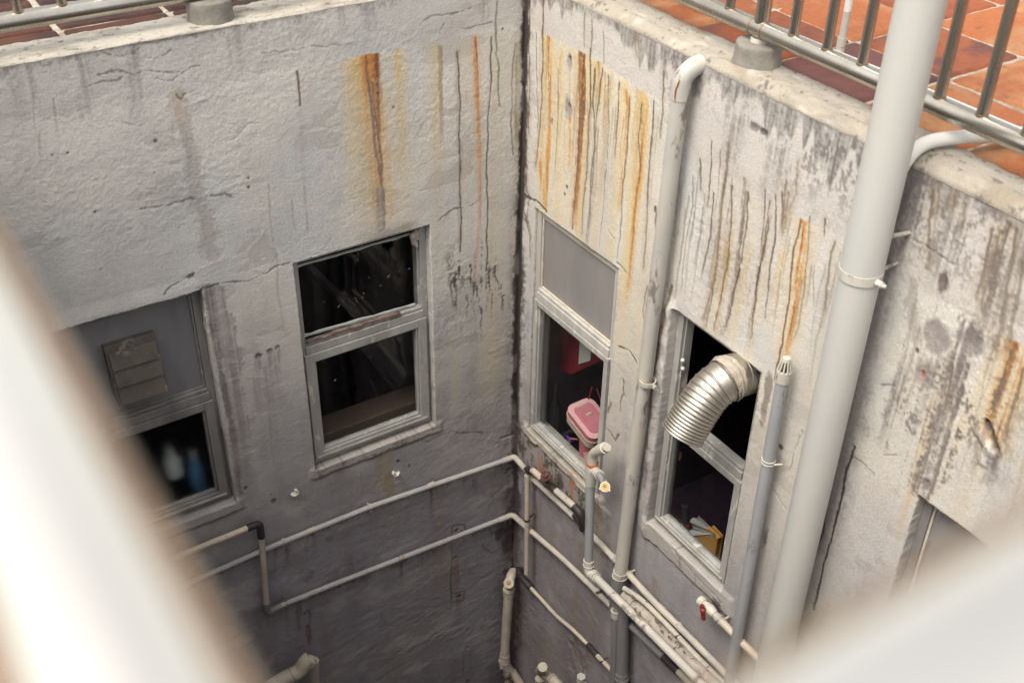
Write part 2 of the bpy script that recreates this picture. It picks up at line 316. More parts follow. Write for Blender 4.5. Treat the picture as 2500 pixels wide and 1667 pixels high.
        for loop, dep in rev:
            li = loop[:, 0]*nz+loop[:, 1]; prev = li; n = len(li); p0 = V.reshape(-1, 3)[li]; c0 = s.C.reshape(-1, 3)[li]; steps = 10
            ax = 1 if s.T is TL else 0
            for k in range(1, steps+1):
                p = p0.copy(); t = k/steps; p[:, ax] = p0[:, ax]*(1-t)+dep*t; g = s.fine.reshape(-1)[li]
                
                e_ = min(1, 1.6*t); oz = Zo.reshape(-1)[li]; ou = Uo.reshape(-1)[li]; ua = 1-ax; p[:, 2] = p0[:, 2]*(1-e_)+oz*e_; p[:, ua] = p0[:, ua]*(1-e_)+ou*e_
                bmp = vnoise(oz+ou, np.full(n, t), .045, .3, 77)*.0022*math.sin(math.pi*t); p[:, 2] += bmp*(np.abs(oz-np.clip(oz, oz.min()+1e-4, oz.max()-1e-4)) > 0); p[:, ua] += bmp
                c = c0*1.0; verts.append(p); cols.append(c.astype(np.float32)); cur = base+np.arange(n); base += n
                faces.append(np.stack([prev, np.roll(prev, -1), np.roll(cur, -1), cur], -1)); prev = cur
        return grid_mesh(name, np.concatenate(verts), np.concatenate(faces), np.concatenate(cols), mtl, parent)
def grid_mesh(name, V, F, C, mtl, parent):
    me = bpy.data.meshes.new(name); nv, nf = len(V), len(F)
    me.vertices.add(nv); me.vertices.foreach_set('co', V.astype(np.float32).ravel()); me.loops.add(nf*4); me.loops.foreach_set('vertex_index', F.astype(np.int32).ravel())
    me.polygons.add(nf); me.polygons.foreach_set('loop_start', np.arange(0, nf*4, 4, dtype=np.int32)); me.polygons.foreach_set('use_smooth', np.ones(nf, bool))
    at = me.color_attributes.new('paint', 'FLOAT_COLOR', 'POINT'); at.data.foreach_set('color', np.concatenate([np.clip(C, 0, 1), np.ones((nv, 1), np.float32)], 1).astype(np.float32).ravel())
    me.update(calc_edges=True); me.materials.append(mtl); o = bpy.data.objects.new(name, me); COL.objects.link(o)
    if parent: o.parent = parent
    return o
def axis_coords(a, b, step, brk):
    pts = sorted([a, b]+[x for x in brk if a < x < b]); out = []
    for p, q in zip(pts[:-1], pts[1:]):
        n = max(1, int(round((q-p)/step))); out += list(np.linspace(p, q, n, endpoint=False))
    return np.array(out+[b])
#@@WALLS
# ---------------------------------------------------------------- left wall (plane y = 0) and right wall (plane x = 0)
STEP = .0042
DK = (.055, .045, .042); BR = (.14, .085, .05); RU = (.50, .215, .055); RUD = (.20, .075, .03); YE = (.58, .46, .25); YO = (.60, .385, .155); GR = (.20, .18, .175); GK = (.10, .088, .09)
OPL = [(-2.12, -1.524, -2.185, -1.040, .11, .006), (-1.130, -.478, -2.178, -1.043, .11, .004)]
OPR = [(-.745, -.118, -2.315, -1.035, .11, .005), (-1.605, -1.100, -2.172, -1.030, .11, .003), (-2.96, -2.335, -2.2, -1.052, .11, .005)]
def base_paint(s, seed, warm):
    U, Z = s.U, s.Z; n1 = fbm(U, Z, .55, .6, seed, 4)[..., None]; n2 = fbm(U, Z, .28, .35, seed+3, 4)[..., None]; n3 = fbm(U, Z, .07, .06, seed+7, 4, .7)[..., None]
    c = np.ones(U.shape+(1,), np.float32)*np.array(warm, np.float32)
    c = c*(1-.75*sst(.0, .45, n1))+np.array((.50, .515, .525), np.float32)*.75*sst(.0, .45, n1)
    k = .6*sst(.0, .5, n2); c = c*(1-k)+np.array((.51, .485, .475), np.float32)*k
    c = c*(1+.07*n3); s.C[:] = c
    s.C *= (1-.05*np.clip(s.streak, 0, 1)[..., None]); s.blend(.35*s.chip, (.36, .33, .31)); s.blend(.22*s.flake, (.60, .575, .53))
def mold(s, m, col=GK, thr=.15):          # speckled growth inside mask m
    sp = sst(thr, thr+.35, s.mott+.35*s.fine+.25*s.streak); s.blend(m*sp, col)

# --- left wall
usL = axis_coords(-2.55, 0, STEP, [o for q in OPL for o in q[:2]]); zsL = axis_coords(-5.2, -.014, .0040, [o for q in OPL for o in q[2:4]])
WL = Wall(TL, PL, usL, zsL); WL.relief(20); base_paint(WL, 40, (.585, .57, .54)); s = WL; U, Z = s.U, s.Z
mid = sst(-.95, -2.5, Z+.22*fbm(U, Z, .35, .45, 601, 4)+.10*vnoise(U, Z, .06, 1.2, 602)); s.blend(.80*mid, (.27, .258, .272)); s.blend(.40*mid*sst(-.1, .5, fbm(U, Z, .12, .16, 603, 4, .65)), (.21, .19, .20))  # mottled dirt that also paints in the light falling off down the well
low = sst(-2.05, -3.0, Z+.12*fbm(U, Z, .3, .2, 61, 3)); s.blend(.75*low, (.25, .24, .275)); s.blend(.35*low*sst(0, .5, fbm(U, Z, .25, .8, 62, 3)), (.20, .17, .19))  # lilac grime, deepened to paint in the dim lower shaft
s.blend(.5*sst(-.215, -.20, Z+.006*s.mott), (.47, .45, .435))
s.blend(.18*sst(.1, .6, vnoise(U, Z, .05, 1.2, 70))*sst(-1.0, -2.0, Z), (.22, .19, .19))
mold(s, .55*sst(-.07, -.015, Z), GK, .05); s.blend(.35*sst(-.04, -.015, Z+.01*s.mott), GR)
s.blend(.50*sst(-.75, -.30, U)*sst(-2.3, -1.9, Z)*sst(-.20, -.26, Z)*sst(-.4, .5, vnoise(U, Z, .07, 1.5, 71)), (.53, .455, .30))
s.blend(.65*sst(-.98, -.80, U)*sst(-.42, -.62, U)*sst(-1.3, -.5, Z)*sst(-.215, -.235, Z)*sst(-.7, .3, vnoise(U, Z, .06, 1.5, 75)), (.585, .51, .37))
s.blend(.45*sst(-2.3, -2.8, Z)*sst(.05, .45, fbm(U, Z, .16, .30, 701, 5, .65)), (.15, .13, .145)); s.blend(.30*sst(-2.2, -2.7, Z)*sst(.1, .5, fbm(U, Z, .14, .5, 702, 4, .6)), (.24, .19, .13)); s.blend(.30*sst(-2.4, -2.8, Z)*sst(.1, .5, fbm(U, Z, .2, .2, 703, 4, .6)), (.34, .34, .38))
s.D += .0022*sst(-2.4, -3.0, Z)*fbm(U, Z, .05, .035, 704, 3, .6)
# rust and run-off
s.clip = sst(-.214, -.224, Z+.004*s.mott)
s.stroke([(872, 138), (885, 250), (905, 380)], .060, YO, .55, fade=.9, soft=1, streaky=.8, jit=.1, rag=.12); s.stroke([(893, 130), (905, 300), (926, 428), (935, 556)], .060, YO, .75, fade=.5, soft=1.2, streaky=.6, jit=.1, rag=.12)
s.stroke([(880, 140), (905, 330), (925, 470), (935, 560)], .105, YE, .60, fade=.25, soft=2, jit=.1); s.stroke([(895, 138), (915, 300), (926, 428), (936, 556)], .062, YO, .8, fade=.35, soft=1.2, streaky=.5, jit=.2, rag=.12)
s.stroke([(893, 130), (905, 230), (920, 330)], .036, RU, .8, fade=.5, soft=1.1, streaky=1.2, jit=.15, rag=.1); s.stroke([(903, 136), (915, 300), (926, 428), (934, 520)], .034, RU, 1.0, fade=.7, soft=1.1, streaky=.8, jit=.2, rag=.12); s.stroke([(918, 136), (922, 240), (924, 330)], .022, RUD, .85, fade=.5, soft=1.2, streaky=.6, jit=.3, rag=.12)
s.stroke([(893, 138), (895, 190), (903, 240), (913, 290), (918, 345), (927, 428)], .008, (.17, .12, .11), .8, jit=.5, depth=.002)
s.stroke([(908, 200), (915, 260), (922, 330), (930, 400), (940, 520), (938, 556)], .007, BR, .75, jit=.6); s.stroke([(930, 470), (932, 556)], .03, GR, .55, soft=.9, streaky=.6)
for x0, x1, y0, y1, ww, c, a in [(969, 972, 120, 200, .014, YO, .5), (975, 980, 125, 430, .02, YE, .5), (1073, 1080, 115, 360, .012, BR, .75), (1062, 1072, 118, 420, .03, YE, .35)]:
    s.stroke([(x0, y0), ((x0+x1)/2, (y0+y1)/2), (x1, y1)], ww, c, a, fade=.5, soft=.9, streaky=.5, jit=.2)
s.stroke([(1116, 128), (1121, 260), (1124, 428), (1126, 510), (1124, 615)], .0048, DK, .85, jit=.35, depth=.002); s.stroke([(1116, 128), (1124, 428), (1124, 600)], .018, BR, .22, soft=.9)
s.stroke([(1161, 93), (1165, 247), (1170, 428), (1172, 500)], .032, YO, .50, fade=.5, soft=.9, streaky=.4, jit=.1, rag=.12); s.stroke([(1161, 93), (1165, 247), (1170, 428), (1173, 510), (1162, 636), (1150, 760)], .013, RU, .95, fade=.55, soft=1.2, streaky=.4, jit=.25, rag=.12)
s.stroke([(1160, 93), (1163, 140), (1167, 250)], .005, RUD, .8, fade=.6)
s.stroke([(1199, 92), (1197, 219), (1187, 400), (1189, 510), (1188, 660)], .0055, (.10, .085, .065), .85, jit=.35, depth=.002); s.clip = None; s.stroke([(1214, 5), (1212, 132), (1218, 165), (1216, 260)], .006, DK, .6, jit=.5)
s.stroke([(1257, 104), (1250, 200), (1246, 302), (1253, 378)], .005, DK, .6, jit=.3); s.stroke([(1266, 108), (1262, 330)], .022, (.30, .25, .17), .5, streaky=.7)
s.clip = None; s.stroke([(725, 175), (733, 259)], .006, BR, .85, depth=.002); s.stroke([(733, 262), (742, 430), (752, 560)], .01, (.32, .28, .25), .35, streaky=.6)
s.clip = None
for x, y, l, ww in [(900, 5, 75, .04), (700, 20, 120, .03), (830, 12, 60, .02), (1180, 0, 70, .03), (575, 70, 110, .045), (60, 160, 150, .05), (205, 120, 190, .03), (330, 110, 230, .03)]:
    s.stroke([(x, y), (x+6, y+l)], ww, (.27, .25, .235), .42, fade=.6, streaky=.8, soft=.9)
for x, y, l in [(80, 230, 110), (130, 240, 90), (95, 330, 60), (420, 300, 60), (656, 449, 170), (676, 619, 200), (713, 490, 80), (1000, 560, 60), (659, 1008, 170), (745, 1180, 120), (880, 1150, 90), (795, 740, 60), (1010, 780, 150), (1040, 800, 130)]:
    s.stroke([(x, y), (x+3, y+l/2), (x+.10*l, y+l)], .0048, (.27, .22, .17), .5, jit=.3, fade=.4)
# the bare grey strip beside the first window
s.stroke([(439, 240), (450, 300), (462, 345), (480, 470), (505, 545), (522, 625)], .040, (.37, .345, .325), .7, soft=.9, rag=.5, jit=.3, depth=.002); s.stroke([(430, 240), (445, 290)], .03, (.56, .45, .36), .6, soft=.9)
s.stroke([(520, 715), (540, 780), (560, 870), (580, 1000), (600, 1150)], .052, (.27, .245, .245), .62, soft=.6, rag=.5, jit=.3, streaky=.5); s.stroke([(505, 700), (518, 800), (560, 1010), (590, 1230)], .018, (.16, .14, .145), .5, soft=.9, streaky=.6)
s.stroke([(1092, 690), (1120, 700), (1205, 690)], .05, GK, 0)
for x, y, l in [(1100, 690, 60), (1112, 670, 90), (1130, 680, 70), (1148, 645, 130), (1155, 690, 120), (1165, 700, 140), (1192, 640, 140), (1200, 690, 100), (1208, 650, 70), (1220, 700, 60), (1140, 730, 90), (1176, 720, 90), (1128, 740, 110), (1236, 690, 50)]:
    s.stroke([(x, y), (x+5, y+l*.5), (x+8, y+l)], .007, GK, .8, jit=1.0, rag=.8, fade=.5, streaky=1.0) if (x % 3) else None
mold(s, 1.0*np.exp(-((U+.33)/.10)**2-((Z+1.30)/.10)**2), (.09, .075, .075), .12); mold(s, .9*np.exp(-((U+.22)/.09)**2-((Z+1.36)/.17)**2)*sst(-.3, .4, s.streak), (.09, .075, .075), .10); mold(s, .6*np.exp(-((U+.30)/.16)**2-((Z+1.55)/.20)**2)*sst(-.1, .5, s.streak), (.12, .10, .10), .2)
s.blob((940, 1140), .06, (.30, .24, .13), .5, rz=.15, rag=.5); s.blob((950, 1190), .035, (.26, .20, .10), .5, rz=.10)
for x, y, r in [(631, 870, .018), (660, 858, .016), (678, 849, .014)]:
    s.blob((x, y), r, (.13, .10, .095), .9, depth=.006, rag=.4); s.stroke([(x, y+8), (x-5, y+60), (x+6, y+140)], .022, (.24, .20, .20), .5, streaky=.7, fade=.6)
for x, y, r in [(232, 518, .006), (380, 345, .010), (608, 436, .007), (608, 458, .008), (165, 374, .006), (128, 380, .005), (378, 423, .004), (600, 1190, .01), (662, 1206, .006), (668, 1222, .014), (1000, 1137, .008), (972, 1126, .012), (1230, 722, .008), (246, 658, .004), (960, 262, .006), (1227, 71, .006)]:
    s.blob((x, y), r, DK, .85, depth=.004, rag=.5)
CR = (.075, .06, .06)
for pts, ww, a in [([(343, 512), (384, 504), (428, 496), (480, 488)], .0045, .75), ([(515, 479), (548, 470), (565, 474)], .005, .8), ([(400, 715), (414, 700), (428, 690), (439, 682), (466, 666)], .010, 1), ([(439, 684), (446, 692), (450, 699)], .007, 1),
                   ([(493, 703), (548, 696), (589, 686), (640, 674), (667, 659), (706, 648)], .0055, .95), ([(1068, 542), (1090, 520), (1122, 508), (1150, 501), (1172, 493)], .005, .8), ([(1043, 1079), (1079, 1064), (1106, 1052), (1133, 1057), (1177, 1060)], .0055, .85),
                   ([(241, 118), (260, 134), (293, 134), (326, 125), (356, 136), (384, 134), (417, 118)], .0045, .6), ([(241, 184), (288, 174), (326, 186), (365, 171), (411, 181), (440, 180)], .0045, .7), ([(384, 192), (422, 197), (450, 178), (488, 162)], .0045, .7),
                   ([(211, 214), (255, 208), (302, 192)], .0045, .6), ([(433, 233), (441, 247), (455, 233), (483, 217)], .005, .7), ([(1032, 52), (1051, 45), (1106, 36), (1150, 27)], .004, .7), ([(1072, 82), (1078, 68), (1084, 58)], .004, .8), ([(1125, 69), (1161, 64), (1202, 59)], .004, .6),
                   ([(961, 1599), (983, 1585), (999, 1569), (1013, 1552)], .008, .8), ([(330, 128), (350, 108), (400, 96), (470, 84)], .005, .6), ([(640, 130), (740, 118), (855, 112)], .004, .4), ([(1180, 1230), (1225, 1190), (1262, 1130)], .005, .6), ([(1187, 1105), (1210, 1100), (1240, 1085)], .004, .5),
                   ([(920, 1660), (950, 1640), (990, 1610)], .006, .7), ([(300, 300), (350, 310)], .003, .4), ([(560, 345), (610, 305), (640, 297)], .004, .3), ([(1040, 1390), (1085, 1370), (1130, 1366)], .004, .4)]:
    s.stroke(pts, ww*.85, CR, a*.85, jit=.9, depth=.0016, rag=1.1)
for pts in [[(488, 657), (520, 640), (548, 630), (603, 630)], [(530, 470), (580, 445), (645, 430)], [(330, 420), (360, 470)], [(600, 640), (625, 660), (640, 655)], [(1032, 1511), (1060, 1492), (1079, 1478)], [(1013, 1550), (1000, 1572)], [(560, 880), (600, 925), (640, 930)], [(450, 260), (520, 240), (600, 232)], [(620, 500), (650, 560), (610, 610)], [(1090, 520), (1080, 505), (1092, 480)]]:
    s.stroke(pts, .014, (.52, .50, .46), .15, jit=.8, depth=-.0012, rag=1.0)
# fittings torn off the lower wall
s.stroke([(1103, 1305), (1102, 1400), (1103, 1475)], .006, DK, .8, jit=.3); s.stroke([(1112, 1362), (1114, 1400), (1117, 1445)], .018, (.16, .07, .045), .75, fade=.5, streaky=.5); s.blob((1112, 1361), .014, DK, 1, depth=.01); s.blob((1122, 1455), .018, (.06, .035, .03), 1, depth=.01)
s.stroke([(1104, 1300), (1108, 1285), (1135, 1280), (1138, 1296)], .006, DK, .9, jit=.3, depth=.003); s.blob((1116, 1295), .014, (.09, .04, .03), .9, depth=.006)
s.stroke([(1108, 1448), (1135, 1442), (1130, 1466), (1106, 1470)], .006, DK, .7, jit=.4); s.stroke([(1120, 1460), (1122, 1540)], .022, (.14, .07, .06), .5, fade=.7, streaky=.6)
s.stroke([(742, 1500), (752, 1488), (758, 1500), (758, 1550), (750, 1565)], .005, (.08, .045, .05), .7, jit=.3); s.blob((750, 1528), .012, DK, 1, depth=.01); s.stroke([(750, 1530), (756, 1570)], .016, (.14, .08, .08), .6)
s.blob((1141, 1580), .012, DK, .9, depth=.01); s.blob((1141, 1660), .018, (.09, .05, .045), .9); s.stroke([(1131, 1590), (1131, 1640)], .004, CR, .6); s.stroke([(1148, 1590), (1148, 1640)], .004, CR, .6)
s.stroke([(980, 1374), (982, 1412)], .009, DK, .8, fade=.7); s.blob((805, 1317), .02, (.2, .15, .15), .6); s.blob((750, 1400), .05, (.14, .10, .11), .5, rag=1.2)
s.stroke([(1224, 1070), (1240, 1064), (1262, 1057)], .010, GK, .9, depth=.006); s.stroke([(1190, 1083), (1218, 1076)], .016, GK, .6, rag=.8)
for x, y, r, rz in [(1262, 1100, .035, .09), (1240, 1330, .05, .16), (1258, 1400, .03, .08), (1225, 1300, .05, .06), (1245, 1480, .04, .22)]: s.blob((x, y), r, (.06, .045, .05), .75, rz=rz, rag=1.1, depth=.006)
s.stroke([(1236, 1250), (1222, 1290), (1230, 1330), (1200, 1350), (1175, 1330)], .006, CR, .7, jit=.8)
for p in ([(440, 1440), (645, 1350), (903, 1246), (1245, 1127)], [(700, 1482), (960, 1378), (1230, 1274)]):
    s.stroke(p, .022, (.10, .085, .09), .55, jit=.3, soft=1.2, streaky=.5, rag=.7)  # grime bands under the long pipes, contact shadow painted in
for k in range(26):
    rnd = random.Random(900+k); t_ = rnd.random(); q = (645+(1245-645)*t_, 1352-(1352-1128)*t_) if k % 2 else (700+(1230-700)*t_, 1484-(1484-1276)*t_)
    s.stroke([q, (q[0]+2, q[1]+rnd.uniform(20, 80))], rnd.uniform(.006, .022), (.13, .105, .105), rnd.uniform(.25, .6), fade=.7, jit=.3, streaky=.6, soft=1.0)
# corner seam, left side
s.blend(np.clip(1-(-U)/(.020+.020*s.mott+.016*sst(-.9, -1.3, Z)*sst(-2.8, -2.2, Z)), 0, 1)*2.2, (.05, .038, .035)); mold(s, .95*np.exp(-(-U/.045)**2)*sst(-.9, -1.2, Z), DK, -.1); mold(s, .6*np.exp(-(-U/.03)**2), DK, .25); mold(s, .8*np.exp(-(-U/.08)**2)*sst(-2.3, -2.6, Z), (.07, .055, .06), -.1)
# a lip of plaster over and under the windows
def sill_lip(s, u0, u1, z, h, out, col, a=.5):
    U, Z = s.U, s.Z; n = .010*s.mott+.006*vnoise(U, Z, .05, .5, 90)
    m = sst(u0-.03, u0, U)*sst(u1+.03, u1, U)*sst(z-h-.012, z-h, Z+n)*sst(z+.03, z, Z); s.D += m*out; s.blend(m*a, col)
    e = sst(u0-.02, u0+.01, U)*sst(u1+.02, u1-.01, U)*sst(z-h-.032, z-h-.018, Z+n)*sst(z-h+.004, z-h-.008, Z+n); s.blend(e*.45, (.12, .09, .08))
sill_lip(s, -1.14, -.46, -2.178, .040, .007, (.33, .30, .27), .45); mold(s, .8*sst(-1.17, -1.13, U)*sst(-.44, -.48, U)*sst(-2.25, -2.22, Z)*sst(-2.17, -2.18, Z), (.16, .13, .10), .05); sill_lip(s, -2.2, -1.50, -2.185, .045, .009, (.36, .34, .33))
mold(s, .5*sst(-.55, -.85, Z+.0)*0, DK)
s.blend(.6*sst(-.98, -1.03, Z+.012*s.mott)*sst(-1.06, -1.035, Z)*sst(-.85, -.75, U)*sst(-.5, -.6, U), (.22, .18, .15))
s.D += .007*sst(-1.12, -1.05, Z)*sst(-.96, -1.04, Z)*sst(-1.5, -1.56, U)

# --- right wall
usR = axis_coords(-3.75, 0, .0036, [o for q in OPR for o in q[:2]]); zsR = axis_coords(-5.2, -.034, .0050, [o for q in OPR for o in q[2:4]])
WR = Wall(TR, PR, usR, zsR); WR.relief(30); base_paint(WR, 50, (.58, .56, .515)); s = WR; U, Z = s.U, s.Z
mid = sst(-.95, -2.5, Z+.22*fbm(U, Z, .35, .45, 611, 4)+.10*vnoise(U, Z, .06, 1.2, 612)); s.blend(.80*mid, (.27, .258, .272)); s.blend(.40*mid*sst(-.1, .5, fbm(U, Z, .12, .16, 613, 4, .65)), (.21, .19, .20))  # dirt darkening with depth, weaker light painted into its colour
low = sst(-2.05, -3.0, Z+.12*fbm(U, Z, .3, .2, 161, 3)); s.blend(.85*low, (.195, .18, .205)); s.blend(.4*low*sst(0, .5, fbm(U, Z, .25, .8, 162, 3)), (.20, .16, .16))  # lower grime with the shade of the shaft painted in
top = -.225+.02*vnoise(U, Z, .25, 9, 163)-.15*sst(-1.0, -1.15, U); above = sst(top-.006, top+.006, Z+.006*s.mott)
s.blend(.55*above, (.47, .44, .42)); below = 1-above
sv = vnoise(U, Z, .055, 2.5, 172)*.6+vnoise(U, Z, .018, 1.8, 173)*.4
s.blend(.9*below*sst(-.98, -.90, U)*sst(-.10, -.16, U)*sst(-1.75, -1.1, Z)*sst(-.5, .45, sv), (.60, .51, .325)); s.blend(.32*below*sst(-1.40, -1.60, U)*sst(-2.0, -1.80, U)*sst(-2.0, -1.0, Z)*sst(-.4, .5, sv), (.56, .49, .36))
s.blend(.25*below*sst(-1.05, -1.35, U)*sst(-1.62, -1.50, U)*sst(-1.4, -.6, Z)*sst(-.2, .6, sv), (.56, .49, .36)); s.blend(.35*sst(-.30, -.75, Z)*sst(-2.1, -2.3, U)*sst(-1.6, -1.0, Z)*sst(-.3, .5, sv), (.56, .48, .35))
s.blend(.28*sst(.0, .6, vnoise(U, Z, .04, .9, 174))*sst(-1.2, -2.2, Z), (.26, .22, .20)); s.blend(.3*sst(.1, .6, fbm(U, Z, .2, .3, 175, 3))*sst(-.9, -1.4, Z), (.42, .40, .41))
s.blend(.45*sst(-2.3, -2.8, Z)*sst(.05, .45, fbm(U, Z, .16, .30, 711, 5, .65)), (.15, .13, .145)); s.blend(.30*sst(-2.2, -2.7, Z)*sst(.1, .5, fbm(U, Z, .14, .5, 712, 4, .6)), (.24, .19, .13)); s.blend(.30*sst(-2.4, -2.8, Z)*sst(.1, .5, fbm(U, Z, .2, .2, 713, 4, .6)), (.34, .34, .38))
s.D += .0022*sst(-2.4, -3.0, Z)*fbm(U, Z, .05, .035, 714, 3, .6)
# grime under the coping, running down
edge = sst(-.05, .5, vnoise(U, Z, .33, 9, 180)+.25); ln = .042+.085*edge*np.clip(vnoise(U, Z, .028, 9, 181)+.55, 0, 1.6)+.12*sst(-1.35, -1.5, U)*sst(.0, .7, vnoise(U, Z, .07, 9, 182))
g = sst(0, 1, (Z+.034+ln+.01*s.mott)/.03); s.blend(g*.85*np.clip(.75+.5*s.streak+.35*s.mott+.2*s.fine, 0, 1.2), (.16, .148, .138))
mold(s, .75*sst(-.40, -.10, Z)*sst(-1.45, -1.6, U)*sst(-2.0, -1.9, U), (.17, .15, .145), .0); mold(s, .55*sst(-.35, -.05, Z)*sst(-.86, -.92, U)*sst(-1.04, -.98, U), (.17, .15, .15), -.1); mold(s, .65*sst(-.45, -.05, Z)*sst(-2.0, -2.05, U), (.15, .13, .13), .1)
mold(s, .4*sst(-.30, -.05, Z)*sst(-1.05, -1.1, U), GR, .15)
# rust
def rust(p, wy, wo, wd, a=1.0, fade=.6):
    if wy: s.stroke(p, wy, YE, .62*a, fade=fade*.5, soft=2, jit=.1)
    if wo: s.stroke(p, wo, YO, .85*a, fade=fade*.6, soft=1.3, streaky=.9, jit=.2, rag=.1); s.stroke(p, wo*.62, RU, .95*a, fade=fade, soft=1.1, streaky=1.0, jit=.25, rag=.15)
    if wd: s.stroke(p, wd, RUD, .9*a, fade=fade, soft=.8, streaky=.8, jit=.35)
s.clip = below.copy()
rust([(1341, 96), (1341, 247), (1336, 428), (1333, 512)], .05, .030, .006); s.stroke([(1343, 170), (1342, 260), (1338, 380)], .016, RU, .8, streaky=.6, soft=.9, fade0=.3); rust([(1320, 400), (1333, 520)], .04, .03, .0, .7)
rust([(1421, 123), (1419, 247), (1415, 329), (1410, 428), (1400, 562)], .075, .046, .020); s.stroke([(1428, 122), (1428, 180), (1424, 270), (1416, 330)], .010, (.13, .06, .04), .85, jit=.5, fade=.3); s.stroke([(1413, 123), (1413, 240), (1414, 340), (1408, 428), (1399, 559)], .006, (.14, .075, .045), .85, jit=.5)
s.stroke([(1421, 128), (1422, 250), (1418, 310)], .016, (.15, .065, .035), .8, streaky=.8, fade=.5)
rust([(1460, 150), (1464, 200), (1458, 250)], .03, .022, .005, .9); rust([(1390, 290), (1388, 420)], .03, .02, 0, .45); rust([(1527, 225), (1532, 262), (1527, 343), (1520, 428), (1508, 520)], .04, .024, .005, .85)
rust([(1569, 247), (1567, 330), (1563, 405), (1550, 496), (1539, 660), (1525, 743)], .05, .026, .006, .9, .8); s.stroke([(1580, 250), (1578, 330), (1572, 410), (1560, 480)], .012, YO, .7, streaky=.6)
rust([(1961, 526), (1959, 592), (1948, 680), (1940, 740), (1922, 828), (1902, 900)], .05, .036, .005, .9, .5); s.stroke([(1956, 531), (1934, 619), (1923, 729), (1912, 828), (1890, 926)], .006, (.15, .08, .05), .9, jit=.4)
rust([(2491, 800), (2474, 900), (2450, 967), (2430, 1050), (2415, 1100)], .09, .07, .02, .9, .35); s.stroke([(2408, 1030), (2420, 1060), (2432, 1095)], .013, (.012, .01, .012), 1, jit=.5, depth=.02); s.stroke([(2432, 1095), (2422, 1140), (2402, 1185)], .025, (.10, .065, .05), .8, fade=.4, streaky=.4)
s.stroke([(2395, 1060), (2418, 1100), (2400, 1125)], .02, (.62, .60, .58), .6, depth=-.01)
# (clipped at the paint joint)
# broad soft run-off washes that the narrow runs sit in
for k in range(46):
    rnd = random.Random(k+500); u = -rnd.choice([rnd.uniform(.12, .82), rnd.uniform(.12, .82), rnd.uniform(1.15, 1.9), rnd.uniform(2.15, 2.75)]); z0 = -.235-((.11+rnd.uniform(0, .35)) if u < -1.05 else 0)-rnd.uniform(0, .05); l = rnd.uniform(.25, .85)
    col = rnd.choice([YE, YE, (.55, .40, .18), (.50, .30, .11), (.36, .31, .24)])
    s.stroke([(u, z0), (u+rnd.uniform(-.01, .01), z0-l*.5), (u+rnd.uniform(-.02, .02), z0-l)], rnd.uniform(.012, .035), col, rnd.uniform(.25, .6), jit=.15, fade=.7, soft=1.0, streaky=.7, world=True, rag=.2, fade0=(.25 if u < -1.05 else 0))
s.clip = None
